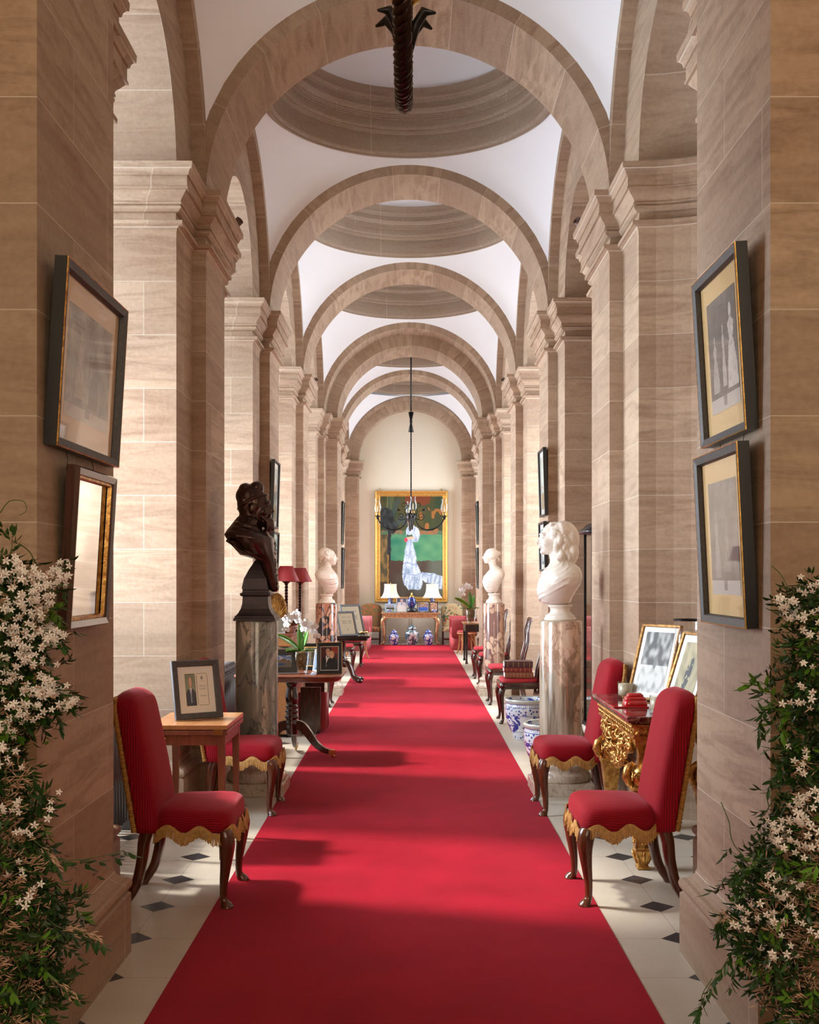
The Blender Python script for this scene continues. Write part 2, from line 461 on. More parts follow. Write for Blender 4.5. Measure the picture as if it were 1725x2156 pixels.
def rib(b, side, yc, r, th, x0, x1, n=40):
    vs = []; fs = []; uvs = []
    for i in range(n + 1):
        a = PI * i / n; c, s_ = math.cos(a), math.sin(a)
        vs += [(side * x0, yc + r * c, ZS + r * s_), (side * x1, yc + r * c, ZS + r * s_), (side * x1, yc + (r + th) * c, ZS + (r + th) * s_), (side * x0, yc + (r + th) * c, ZS + (r + th) * s_)]
    for i in range(n):
        A, B = 4 * i, 4 * i + 4; l0, l1 = r * PI * i / n, r * PI * (i + 1) / n
        for k, (p, q) in enumerate(((0, 1), (1, 2), (2, 3), (3, 0))):
            fs.append((A + p, B + p, B + q, A + q)); uvs.append([(0, l0), (0, l1), (.1, l1), (.1, l0)])
    if side > 0: fs = [f[::-1] for f in fs]; uvs = [u[::-1] for u in uvs]
    b.add(vs, fs, None, False, uvs)

RING = [(1.30, .03), (1.262, .005), (1.252, 0), (1.24, .004), (1.236, .02), (1.218, .035), (1.21, .05), (1.21, .215), (1.198, .222), (1.19, .235), (1.172, .24), (1.172, .248), (1.160, .252), (1.150, .262),
        (1.146, .27), (1.146, .335), (1.135, .340), (1.135, .350), (1.120, .353), (1.120, .362), (1.105, .366), (1.105, .378), (1.085, .395), (1.070, .415), (1.066, .42), (1.066, .475), (1.056, .48), (1.050, .492),
        (1.036, .496), (1.030, .506), (1.024, .51), (1.024, .55), (1.01, .575), (1.005, .59)]
ZR = 5.69
for k, (ya, yb, oa, ob_) in enumerate(BAYS):
    yc, hy = (ya + yb) / 2, (yb - ya) / 2
    for side in (-1, 1):
        b = MB(); side_wall(b, side, (oa + ob_) / 2, (ob_ - oa) / 2, ya - .02, yb + .02, 6.3, XA, XO)
        b.build('wall_upper', M['stone_arch'], kind='structure')
        b = MB(); rib(b, side, yc, hy, 0.095, XB, XA + .01); trim(b, M['stone_arch'])
    RS2 = 1.49 ** 2 + hy ** 2
    def edge(th):
        c, s_ = abs(math.cos(th)), abs(math.sin(th))
        return min(1.47 / c if c > 1e-6 else 9, (hy + .002) / s_ if s_ > 1e-6 else 9)
    ths = [2 * PI * i / 160 for i in range(160)]
    R = []
    for j in range(22):
        t = j / 21; row = []
        for th in ths:
            rr = lerp(1.27, max(edge(th), 1.28), t)
            row.append((rr * math.cos(th), yc + rr * math.sin(th), ZS + math.sqrt(max(0.0001, RS2 - rr * rr))))
        R.append(row)
    b = MB(); b.rings(R, True, False); b.build('ceiling', M['plaster'], kind='structure')
    rr_ = 1.0 if hy > 1.3 else 0.95
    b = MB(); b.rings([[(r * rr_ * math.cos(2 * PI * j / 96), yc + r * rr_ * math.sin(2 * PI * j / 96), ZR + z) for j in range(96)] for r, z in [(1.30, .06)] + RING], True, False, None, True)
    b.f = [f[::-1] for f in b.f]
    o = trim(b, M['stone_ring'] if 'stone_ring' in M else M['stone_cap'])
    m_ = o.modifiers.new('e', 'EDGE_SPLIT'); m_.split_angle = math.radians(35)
    b = MB(); b.lathe([(1.03 * rr_ * math.cos(a), ZR + .57 + .78 * math.sin(a)) for a in [PI / 2 * i / 16 for i in range(16)]] + [(.01, ZR + .57 + .78)], 64, T(0, yc, 0), cap=False)
    b.build('ceiling', M['plaster'], kind='structure')

# ------------------------------------------------------------------ end of the corridor
EW, P6 = 26.12, 25.80
for side in (-1, 1):
    Q = [(XA, EW), (1.18, EW), (1.18, P6 + .06), (XB, P6 + .06), (XB, P6), (XA, P6), (XA, 25.49), (XO, 25.49)]
    b = MB(); loft_plan(b, mir(Q, side)[::-1], LEV); b.build('pillar', M['stone'], kind='structure')
b = MB(); arch(b, 1.395, 1.49, P6, P6 + .06); trim(b, M['stone_arch'])
b = MB(); arch(b, 1.18, 1.49, P6 + .06, EW); trim(b, M['stone_arch'])
b = MB(); arch(b, 1.48, 2.6, P6, EW); trim(b, M['plaster'])
b = MB(); b.box((0, EW + .1, 3.2), (5.2, .2, 6.6)); b.build('wall_back', M['cream'], kind='structure')
# painted dado behind the console
b = MB()
for x in (-.9, -.3, .3, .9):
    for dx, wd in ((-.27, .02), (.27, .02)): b.box((x + dx, EW - .006, .40), (wd, .012, .56))
    for z in (.12, .68): b.box((x, EW - .006, z), (.56, .012, .02))
b.box((0, EW - .012, .80), (2.34, .024, .035)); b.box((0, EW - .01, .045), (2.34, .02, .09))
b.build('baseboard_back', M['dado'] if 'dado' in M else M['cream'], kind='structure')

# ------------------------------------------------------------------ outer walls with windows, roof, lobby
wn = [0]
def window(side, ya, yb):
    """tall arched sash window in the outer wall: frame with bars, sill, panes"""
    wn[0] += 1; yc, r = (ya + yb) / 2, (yb - ya) / 2
    b = MB(); x = side * (XO + .03); z0, z1 = .35, ZS
    for y in (ya + .03, yb - .03): b.box((x, y, (z0 + z1) / 2), (.07, .06, z1 - z0))
    for y in (lerp(ya, yb, 1 / 3), lerp(ya, yb, 2 / 3)): b.box((x, y, (z0 + z1) / 2 + .2), (.035, .028, z1 - z0 + .4))
    z = z0
    while z < z1 + .01:
        b.box((x, yc, z), (.035, yb - ya, .03 if z > z0 + .01 else .1)); z += (z1 - z0) / 7
    pts = [(x, yc + (r - .03) * math.cos(PI * i / 20), ZS + (r - .03) * math.sin(PI * i / 20)) for i in range(21)]
    b.tube(pts, .035, 6)
    o = b.build('window_%d' % wn[0], M['white_paint'], kind='structure')
    g = MB(); g.add([(x, ya, z0), (x, yb, z0), (x, yb, z1)] + [(x, yc + r * math.cos(PI * i / 16), ZS + r * math.sin(PI * i / 16)) for i in range(1, 16)] + [(x, ya, z1)], [tuple(range(19))], None, False)
    g.build('pane', M['pane'], o)
    s_ = MB(); s_.box((side * (XO - .04), yc, z0 - .03), (.22, yb - ya + .04, .05)); s_.build('window_sill', M['stone_cap'], o, bevel=.01)

def pane_mat():
    m = NT('window_glass'); t = m.n('ShaderNodeBsdfTransparent'); g = m.n('ShaderNodeBsdfGlossy'); g.inputs['Roughness'].default_value = 0.02
    x = m.n('ShaderNodeMixShader'); x.inputs[0].default_value = 0.06; m.l(t.outputs[0], x.inputs[1]); m.l(g.outputs[0], x.inputs[2]); m.l(x.outputs[0], m.out.inputs[0])
    return m.m
M['pane'] = pane_mat(); M['white_paint'] = plain('white_window_paint', (.78, .78, .76, 1), .4, var=.02)
for side in (-1, 1):
    b = MB(); x = side * (XO + .1)
    segs = [(3.66, 5.585)]; 
    for i, (a, c) in enumerate(OPEN_L):
        has = side < 0 or i >= 2
        nxt = OPEN_L[i + 1][0] if i + 1 < len(OPEN_L) else EW + .2
        segs.append((c, nxt))
        if has:
            b.box((x, (a + c) / 2, .17), (.2, c - a, .35)); b.box((x, (a + c) / 2, 6.3), (.2, c - a, 2.55))
            window(side, a, c)
        else: b.box((x, (a + c) / 2, 3.7), (.2, c - a, 7.6))
    for a, c in segs: b.box((x, (a + c) / 2, 3.7), (.2, c - a, 7.6))
    b.build('wall_left' if side < 0 else 'wall_right', M['stone'], kind='structure')
b = MB(); b.box((0, 11.5, 7.55), (5.7, 30, .1)); b.build('ceiling', M['plaster'], kind='structure')
b = MB(); b.box((-2.8, .1, 3.7), (.1, 7.2, 7.8)); b.box((2.8, .1, 3.7), (.1, 7.2, 7.8)); b.box((0, -3.5, 3.7), (5.7, .1, 7.8)); b.box((0, 3.7, 7.0), (5.7, .08, 1.1))
b.build('wall_lobby', M['lobby'], kind='structure')
# ------------------------------------------------------------------ object materials
def velvet_mat(name, c1, c2, ax):
    m = NT(name); ob = m.coords('Object'); sp = m.n('ShaderNodeSeparateXYZ'); m.l(ob, sp.inputs[0])
    s_ = m.math('SUBTRACT', m.math('ABSOLUTE', sp.outputs[1]), sp.outputs[ax])
    w_ = m.math('SINE', m.math('MULTIPLY', s_, 2 * PI / 0.0125))
    g = m.ramp(m.math('MULTIPLY_ADD', w_, 0.5, 0.5), [(0.0, (0, 0, 0, 1)), (0.30, (1, 1, 1, 1))])
    n = m.noise(ob, 6, 3)
    c = m.mix(n, c1, c2); c = m.mix(g, tuple(v * .55 for v in c1[:3]) + (1,), c)
    m.color(c); m.set(Roughness=0.75); m.p.inputs['Sheen Weight'].default_value = 0.35; m.p.inputs['Sheen Tint'].default_value = (1, .35, .4, 1); m.p.inputs['Sheen Roughness'].default_value = .35
    m.p.inputs['Specular IOR Level'].default_value = .2
    m.bump(g, 0.5, 0.004)
    return m.m
def wood_mat(name, c1, c2, rough=0.25, coat=0.4, scale=(1, 1, .12)):
    m = NT(name); v = m.coords('Object', scale=scale)
    n = m.noise(v, 22, 5, 0.6, 1.5); c = m.mix(m.ramp(n, [(0.3, (0, 0, 0, 1)), (0.7, (1, 1, 1, 1))]), c1, c2)
    m.color(c); m.set(Roughness=rough); m.p.inputs['Coat Weight'].default_value = coat; m.p.inputs['Coat Roughness'].default_value = 0.12
    m.bump(n, 0.04, 0.002)
    return m.m
def marble_mat(name, base, stops, vein, scale=3.0, stretch=(1, 1, .45), veinscale=2.0, rough=0.12):
    m = NT(name); v = m.coords('Object', scale=stretch)
    n = m.noise(v, scale, 6, 0.6, 1.8); c = m.ramp(n, stops)
    wv = m.noise(v, veinscale, 5, 0.55, 3.0)
    ln = m.ramp(m.math('ABSOLUTE', m.math('SUBTRACT', wv, 0.5)), [(0.0, (1, 1, 1, 1)), (0.022, (0, 0, 0, 1))])
    c = m.mix(m.math('MULTIPLY', ln, 0.8), c, vein)
    m.color(c); m.set(Roughness=rough); m.p.inputs['Coat Weight'].default_value = 0.3; m.p.inputs['Coat Roughness'].default_value = 0.05
    return m.m
def breccia_mat(name, ca, cb, cc, mort, scale=9.0, mid=(1, 1, .6)):
    m = NT(name); v = m.coords('Object', scale=mid)
    nz = m.n('ShaderNodeTexNoise'); nz.inputs['Scale'].default_value = 5; m.l(v, nz.inputs['Vector'])
    vm = m.n('ShaderNodeVectorMath', operation='MULTIPLY_ADD'); m.l(nz.outputs[1], vm.inputs[0]); vm.inputs[1].default_value = (.35, .35, .35); m.l(v, vm.inputs[2])
    outs = []
    for sc_ in (scale, scale * 3.2):
        vo = m.n('ShaderNodeTexVoronoi'); vo.inputs['Scale'].default_value = sc_; m.l(vm.outputs[0], vo.inputs['Vector'])
        ve = m.n('ShaderNodeTexVoronoi', feature='DISTANCE_TO_EDGE'); ve.inputs['Scale'].default_value = sc_; m.l(vm.outputs[0], ve.inputs['Vector'])
        sp = m.n('ShaderNodeSeparateColor'); m.l(vo.outputs['Color'], sp.inputs[0])
        cell = m.ramp(sp.outputs[0], [(0.0, ca), (0.35, cb), (0.7, cc), (0.72, mort)], 'CONSTANT')
        e = m.ramp(ve.outputs[0], [(0.02, (1, 1, 1, 1)), (0.07, (0, 0, 0, 1))])
        outs.append(m.mix(e, cell, mort))
    pick = m.ramp(m.noise(v, 2.2, 2), [(0.45, (0, 0, 0, 1)), (0.52, (1, 1, 1, 1))])
    m.color(m.mix(pick, outs[0], outs[1])); m.set(Roughness=0.1); m.p.inputs['Coat Weight'].default_value = 0.4
    return m.m
def glass_mat(name, tint=(1, 1, 1, 1), rough=0.0):
    m = NT(name); t = m.n('ShaderNodeBsdfTransparent'); t.inputs[0].default_value = tint
    g = m.n('ShaderNodeBsdfGlossy'); g.inputs['Roughness'].default_value = 0.03
    lw = m.n('ShaderNodeLayerWeight'); lw.inputs[0].default_value = 0.5
    class _F: outputs = [m.math('MULTIPLY_ADD', m.math('POWER', lw.outputs['Facing'], 3.5), 0.6, 0.05)]
    fr = _F
    x = m.n('ShaderNodeMixShader'); m.l(m.math('MULTIPLY', fr.outputs[0], 1.0), x.inputs[0]); m.l(t.outputs[0], x.inputs[1]); m.l(g.outputs[0], x.inputs[2]); m.l(x.outputs[0], m.out.inputs[0])
    return m.m
def bluewhite_mat(name, blue=(0.03, 0.06, 0.33, 1), white=(0.72, 0.76, 0.78, 1), scale=14, thr=.5):
    m = NT(name); v = m.coords('Object')
    n = m.noise(v, scale, 5, 0.7, 1.2); n2 = m.noise(v, scale * 3, 3, .6)
    f = m.ramp(m.math('MULTIPLY_ADD', n2, 0.25, m.math('MULTIPLY', n, 0.8)), [(thr - .01, (0, 0, 0, 1)), (thr + .012, (1, 1, 1, 1))])
    m.color(m.mix(f, white, blue)); m.set(Roughness=0.12); m.p.inputs['Coat Weight'].default_value = 0.5
    return m.m

M['velvet'] = velvet_mat('red_corded_velvet', (0.27, 0.002, 0.010, 1), (0.38, 0.004, 0.015, 1), 2); M['velvet_back'] = velvet_mat('red_corded_velvet_back', (0.27, 0.002, 0.010, 1), (0.38, 0.004, 0.015, 1), 0)
M['redplain'] = plain('red_seat_fabric', (0.42, 0.018, 0.028, 1), .8, var=.1, bump=.15, bscale=300)
M['fringe'] = plain('gold_fringe_thread', (0.50, 0.27, 0.075, 1), .6, var=.25, scale=60, bump=.4, bscale=400)
M['braid'] = plain('gold_braid', (0.42, 0.20, 0.035, 1), .6, var=.35, scale=90, bump=.8, bscale=350)
M['walnut'] = wood_mat('polished_walnut', (0.045, 0.010, 0.004, 1), (0.14, 0.036, 0.013, 1))
M['mahog'] = wood_mat('dark_mahogany', (0.018, 0.005, 0.003, 1), (0.075, 0.018, 0.008, 1), .18, .6)
M['mahog_red'] = wood_mat('red_mahogany', (0.13, 0.035, 0.018, 1), (0.24, 0.075, 0.038, 1), .35, .3)
M['mahog_top'] = wood_mat('mahogany_top', (0.30, 0.12, 0.04, 1), (0.42, 0.19, 0.075, 1), .3, .4, (1, .1, 1))
M['oak'] = wood_mat('golden_wood', (0.36, 0.13, 0.035, 1), (0.50, 0.21, 0.06, 1), .35, .3)
M['black_wood'] = wood_mat('ebonised_wood', (0.006, 0.004, 0.004, 1), (0.018, 0.010, 0.008, 1), .2, .5)
def gold_mat(name, c1, c2, bs=30, bump=.5, rough=.32):
    m = NT(name); v = m.coords('Object'); n = m.noise(v, bs, 4, .6)
    m.color(m.mix(m.ramp(n, [(.35, (0, 0, 0, 1)), (.6, (1, 1, 1, 1))]), c1, c2)); m.set(Roughness=rough, Metallic=.75); m.bump(n, bump, .004); return m.m
M['gilt'] = gold_mat('carved_gilt', (0.30, 0.11, 0.022, 1), (0.72, 0.42, 0.12, 1))
M['gilt_bright'] = gold_mat('bright_gilt_frame', (0.60, 0.30, 0.05, 1), (0.95, 0.62, 0.20, 1), 60, .25, .3)
M['gilt_pale'] = gold_mat('worn_pale_gilt', (0.38, 0.20, 0.09, 1), (0.66, 0.46, 0.26, 1), 40, .3, .45)
M['gilt_dark'] = gold_mat('bronzed_gilt', (0.16, 0.07, 0.02, 1), (0.36, 0.19, 0.06, 1), 60, .4, .45)
M['brass'] = plain('brass', (0.70, 0.45, 0.14, 1), .25, 1.0, var=.1)
M['iron'] = plain('black_wrought_iron', (0.012, 0.010, 0.010, 1), .35, .6, var=.2)
M['bronze_arm'] = plain('dark_bronze_rope', (0.028, 0.012, 0.010, 1), .28, .7, var=.25)
M['bronze'] = plain('dark_bronze', (0.060, 0.034, 0.027, 1), .22, .8, var=.3, scale=8)
M['bronze_socle'] = plain('patinated_bronze_socle', (0.045, 0.032, 0.034, 1), .35, .5, var=.15)
M['statuary'] = plain('white_statuary_marble', (0.78, 0.71, 0.62, 1), .28, var=.04, scale=5, coat=.15)
M['statuary_warm'] = plain('veined_pink_marble', (0.70, 0.56, 0.45, 1), .3, var=.06, scale=5, coat=.15)
M['marble_green'] = marble_mat('grey_green_marble', None, [(0.28, (0.06, 0.075, 0.07, 1)), (0.42, (0.17, 0.18, 0.155, 1)), (0.52, (0.27, 0.26, 0.22, 1)), (0.60, (0.58, 0.50, 0.41, 1)), (0.64, (0.30, 0.27, 0.21, 1)), (0.75, (0.20, 0.14, 0.09, 1))], (0.035, 0.045, 0.045, 1), 2.2, (1, 1, .62), 2.0)
M['marble_brown'] = marble_mat('cream_brown_marble', None, [(0.28, (0.62, 0.54, 0.42, 1)), (0.42, (0.72, 0.58, 0.42, 1)), (0.50, (0.55, 0.42, 0.30, 1)), (0.58, (0.30, 0.26, 0.19, 1)), (0.72, (0.17, 0.10, 0.05, 1))], (0.16, 0.09, 0.04, 1), 2.6, (1, 1, .30), 3.0)
M['breccia'] = breccia_mat('orange_breccia', (0.40, 0.15, 0.085, 1), (0.50, 0.25, 0.16, 1), (0.36, 0.19, 0.12, 1), (0.022, 0.012, 0.014, 1), 11)
M['breccia_pale'] = breccia_mat('pale_pink_breccia', (0.62, 0.44, 0.32, 1), (0.50, 0.32, 0.23, 1), (0.66, 0.50, 0.38, 1), (0.22, 0.12, 0.10, 1), 10)
def streaky():
    m = NT('cream_brown_marble'); v = m.coords('Object', scale=(1, 1, .10), rot=(.12, .08, 0)); v2 = m.coords('Object', scale=(1, 1, .8))
    a = m.ramp(m.noise(v, 9, 5, .6, 1.2), [(.3, (0.60, 0.50, 0.38, 1)), (.45, (0.42, 0.36, 0.27, 1)), (.55, (0.20, 0.15, 0.10, 1)), (.62, (0.33, 0.20, 0.11, 1)), (.75, (0.50, 0.40, 0.28, 1))])
    b_ = m.ramp(m.noise(v2, 6, 7, .7, 2.2), [(.3, (0.70, 0.60, 0.48, 1)), (.5, (0.66, 0.47, 0.34, 1)), (.58, (0.36, 0.22, 0.15, 1)), (.7, (0.72, 0.60, 0.46, 1))])
    f = m.ramp(m.noise(v2, 2.4, 3, .5, 1.0), [(.47, (0, 0, 0, 1)), (.53, (1, 1, 1, 1))])
    m.color(m.mix(f, a, b_)); m.set(Roughness=.14); m.p.inputs['Coat Weight'].default_value = .3; return m.m
M['marble_brown'] = streaky()
M['plinth_marble'] = marble_mat('plinth_marble', None, [(0.3, (0.52, 0.43, 0.32, 1)), (0.7, (0.66, 0.58, 0.46, 1))], (0.22, 0.15, 0.10, 1), 5, (1, 1, 1), 5, .25)
M['red_marble'] = marble_mat('dark_red_marble', None, [(0.3, (0.05, 0.010, 0.010, 1)), (0.55, (0.12, 0.03, 0.025, 1)), (0.72, (0.40, 0.24, 0.20, 1))], (0.50, 0.36, 0.30, 1), 6, (1, 1, 1), 5, .06)
M['glass'] = glass_mat('clear_glass')
M['pic_glass'] = glass_mat('picture_glass')
M['bluewhite'] = bluewhite_mat('blue_white_porcelain', thr=.52, scale=9)
M['bluewhite_jar'] = bluewhite_mat('blue_white_jar', scale=14, thr=.50)
M['famille'] = bluewhite_mat('green_polychrome_porcelain', (0.04, 0.09, 0.12, 1), (0.55, 0.60, 0.58, 1), 12, .50)
M['celadon'] = plain('pale_glaze', (0.50, 0.55, 0.50, 1), .15, var=.05, coat=.5)
M['black_frame'] = plain('black_frame_paint', (0.012, 0.011, 0.012, 1), .35, var=.2)
M['grey_frame'] = plain('dark_grey_wood_frame', (0.060, 0.056, 0.056, 1), .5, var=.25, scale=80, bump=.3, bscale=200)
M['silver'] = plain('silver_frame', (0.55, 0.57, 0.60, 1), .3, .8, var=.05)
M['white_paper'] = plain('white_mount', (0.80, 0.78, 0.72, 1), .6, var=.02)
M['wax'] = plain('ivory_wax', (0.72, 0.64, 0.44, 1), .45, var=.03); 
M['wax'].node_tree.nodes['Principled BSDF'].inputs['Subsurface Weight'].default_value = .0
M['shade_cream'] = plain('cream_silk_shade', (0.80, 0.70, 0.50, 1), .7, var=.03)
M['shade_red'] = plain('red_paper_shade', (0.40, 0.035, 0.04, 1), .6, var=.05)
M['red_lacquer'] = plain('glossy_red_ceramic', (0.50, 0.008, 0.014, 1), .08, var=.08, coat=1)
M['pink_fabric'] = plain('pink_upholstery', (0.56, 0.15, 0.16, 1), .8, var=.08, bump=.1, bscale=200)
M['crimson_fabric'] = plain('crimson_upholstery', (0.32, 0.035, 0.04, 1), .8, var=.08)
M['rad'] = plain('grey_radiator_paint', (0.09, 0.09, 0.10, 1), .3, .3, var=.1)
M['petal'] = plain('white_petal', (0.86, 0.80, 0.74, 1), .5, var=.06, scale=40)
M['orchid_white'] = plain('orchid_petal', (0.85, 0.85, 0.85, 1), .5, var=.03)
M['bud'] = plain('pink_tinged_bud', (0.62, 0.40, 0.27, 1), .5, var=.15, scale=50)
M['leaf'] = plain('dark_jasmine_leaf', (0.028, 0.075, 0.016, 1), .35, var=.45, scale=9)
M['leaf_light'] = plain('fresh_green_leaf', (0.10, 0.24, 0.02, 1), .4, var=.25, scale=9)
M['orchid_leaf'] = plain('orchid_leaf', (0.08, 0.26, 0.02, 1), .25, var=.25, scale=14, coat=.3)
M['stem'] = plain('green_stem', (0.09, 0.13, 0.03, 1), .5, var=.2)
M['bark'] = plain('bark_medium', (0.16, 0.12, 0.04, 1), .9, var=.5, scale=60, bump=.8, bscale=80)
M['wicker'] = plain('brown_wicker', (0.40, 0.23, 0.14, 1), .6, var=.2, scale=50)
M['cane'] = plain('cane_stake', (0.30, 0.20, 0.13, 1), .6, var=.2)
def leather(n, c): return plain(n, c, .35, var=.15, scale=30, bump=.1, bscale=200)

# ------------------------------------------------------------------ red velvet side chairs with gold fringe
def superring(hx, hy, z, n=40, e=4.0, cx=0, cy=0, tap=0.0):
    out = []
    for j in range(n):
        a = 2 * PI * j / n; c, s_ = math.cos(a), math.sin(a)
        x = hx * math.copysign(abs(c) ** (2 / e), c); y = hy * math.copysign(abs(s_) ** (2 / e), s_)
        out.append((cx + x, cy + y * (1 + tap * x / hx if hx else 1), z))
    return out

def cabriole(h, d, s=1.0, pad=.03, dirv=(1, 0)):
    """leg path: knee pushed out along dirv, slim ankle, round pad foot"""
    dx, dy = dirv
    prof = [(1.0, -.006, .036), (.93, .004, .040), (.82, .012, .038), (.68, .010, .031), (.5, .002, .0245), (.32, -.006, .0195), (.16, -.008, .017), (.09, -.003, .019), (.045, .008, .027), (.018, .012, pad), (0.0, .012, pad * .93)]
    pts = [(dx * o * d, dy * o * d, t * h) for t, o, r in prof]; rad = [r * s for t, o, r in prof]
    P = catmull(pts, 4); Rr = []
    for i in range(len(P)):
        k = min(i / 4, len(rad) - 1); a = int(k); Rr.append(lerp(rad[a], rad[min(a + 1, len(rad) - 1)], k - a))
    return P, Rr

def velvet_chair(label, loc, rz):
    t = thing('velvet_side_chair', label, 'chair', loc, rz, 'red velvet side chairs along the carpet')
    # seat: tapering cushion, domed
    b = MB(); R = []
    for z, g in [(.355, .97), (.36, 1.0), (.395, 1.0), (.415, .995), (.432, .98), (.446, .95), (.457, .90), (.466, .82), (.474, .68), (.480, .48), (.484, .25), (.485, .04)]:
        R.append(superring(.190 * g, .245 * g, z - .004, 44, 5.5, cx=.085, tap=.10))
    b.rings(R, True, True); b.build('seat', M['velvet'], t)
    # back: leaning, rounded shoulders
    b = MB(); R = []; H0, H1 = .345, 1.0; n = 26
    for i in range(n + 1):
        u = i / n; z = lerp(H0, H1, 1 - (1 - u) ** 1.4)
        v = (z - H0) / (H1 - H0)
        xf = -.055 - .12 * v ** 1.25; xr = -.205 - .115 * v
        top = max(0.0, (z - (H1 - .10)) / .10); top = min(1, top)
        w_ = .225 - .015 * v; w_ *= math.sqrt(max(.0, 1 - (top ** 2.6) * .78))
        th = (xf - xr) / 2; mid = (xf + xr) / 2 - .0
        th *= math.sqrt(max(0.02, 1 - top ** 3.2 * .97))
        R.append(superring(th, w_, z, 44, 3.6, cx=mid))
    b.rings(R, True, True); b.build('backrest', M['velvet_back'], t)
    # gold braid following the rear edge of the back
    b = MB(); pts = []
    for side in (-1, 1):
        seg = []
        for i in range(60):
            v = i / 59; z = lerp(.35, .965, v); seg.append((-.188 - .103 * v, side * (.219 - .013 * v) * (1 if v < .9 else 1 - (v - .9) * 1.1), z))
        pts += seg if side < 0 else seg[::-1]
    rnd = random.Random(5); P = catmull(pts, 3)
    b.tube(P, [.011 + .004 * rnd.random() for _ in P], 6, M=None); b.build('braid_edging', M['braid'], t)
    # fringe: scalloped skirt of threads round front and sides, short run at the back
    b = MB(); rnd = random.Random(3)
    per = superring(.194, .250, 0, 400, 5.5, cx=.085, tap=.10); L = 0; S_ = []
    for i in range(400):
        p, q = per[i], per[(i + 1) % 400]; d = math.hypot(q[0] - p[0], q[1] - p[1])
        S_.append((L, p, q, d)); L += d
    step = .0042; pos = 0; k = 0
    N = int(L / step)
    for i in range(N):
        s_ = i * step
        while k < 399 and S_[k][0] + S_[k][3] < s_: k += 1
        L0, p, q, d = S_[k]; f = (s_ - L0) / d if d else 0
        x, y = lerp(p[0], q[0], f), lerp(p[1], q[1], f); tx, ty = (q[0] - p[0]) / d, (q[1] - p[1]) / d
        nx, ny = ty, -tx
        if x < -.09 and abs(y) < .2: continue
        sc_ = .018 * math.cos(s_ * 2 * PI / .155); zt = .372 + sc_; zb = zt - .052 - rnd.uniform(0, .008); zg = zt - .016
        o1, o2 = .004, .004 + rnd.uniform(.001, .010); wd = step * .55; jx = rnd.uniform(-.001, .001)
        for (za, zb_, oa, ob2, ww) in ((zt, zg, .004, .008, step * .6), (zg, zb, .008, o2 + .004, wd * .8)):
            vs = []
            for (zz, oo) in ((za, oa), (zb_, ob2)):
                for sx, sy in ((-1, 0), (1, 0), (1, 1), (-1, 1)):
                    vs.append((x + tx * (sx * ww + jx) + nx * (oo + sy * .004), y + ty * (sx * ww + jx) + ny * (oo + sy * .004), zz))
            b.add(vs, [(0, 1, 5, 4), (1, 2, 6, 5), (2, 3, 7, 6), (3, 0, 4, 7), (4, 5, 6, 7), (3, 2, 1, 0)], None, False)
    b.build('fringe', M['fringe'], t)
    # legs
    for sy in (-1, 1):
        P, Rr = cabriole(.36, 1.0, 1.0, .033, (.9, .45 * sy))
        b = MB(); b.tube([(p.x + .240, p.y + sy * .238, p.z) for p in P], Rr, 10); b.build('leg', M['walnut'], t)
        pts = catmull([(-.13, sy * .185, .36), (-.150, sy * .185, .29), (-.160, sy * .187, .2), (-.185, sy * .19, .1), (-.225, sy * .19, .03), (-.25, sy * .19, 0)], 4)
        b = MB(); n_ = len(pts); b.tube(pts, [lerp(.034, .0205, min(1, i / n_ * 1.2)) if i < n_ - 5 else lerp(.021, .029, (i - n_ + 5) / 4) for i in range(n_)], 8); b.build('leg', M['walnut'], t)
    return t
vc = velvet_chair('red velvet fringed chair, the nearer one on the left beside the entrance wall', (-1.085, 5.50, 0.0), 0)
dup(vc, (-1.125, 7.52, 0.0), 0, 'red velvet fringed chair just beyond the small square card table, under the bronze bust')
dup(vc, (1.09, 5.53, 0.0), PI, 'red velvet fringed chair, the nearer one on the right, by the gilt console')
dup(vc, (1.125, 7.52, 0.0), PI, 'red velvet fringed chair between the gilt console and the cream marble column')

# ------------------------------------------------------------------ folding card table
t = thing('card_table', 'small square mahogany fold-over card table behind the near left red chair', 'table', (-1.19, 6.42, 0))
b = MB(); b.box((0, 0, .727), (.43, .58, .026)); b.build('table_top', M['mahog_top'], t, bevel=.003)
b = MB(); b.box((0, 0, .697), (.43, .58, .026)); b.build('table_leaf', M['mahog_red'], t, bevel=.003)
b = MB()
for s_ in (-1, 1):
    b.box((0, s_ * .262, .655), (.36, .018, .055)); b.box((s_ * .187, 0, .655), (.018, .51, .055))
b.build('apron', M['mahog_red'], t)
for sx in (-1, 1):
    for sy in (-1, 1):
        b = MB(); b.rings([[(sx * .178 + a * w2, sy * .252 + c * w2, z) for a, c in ((-1, -1), (1, -1), (1, 1), (-1, 1))] for z, w2 in ((0, .011), (.55, .019), (.685, .021))], True, True, None, False)
        b.build('leg', M['mahog_red'], t)
b = MB(); b.box((.165, -.291, .702), (.05, .004, .03)); b.build('hinge', M['brass'], t)
b = MB(); b.ball((-.125, -.275, .668), (.009, .012, .007)); b.build('knob', M['brass'], t)

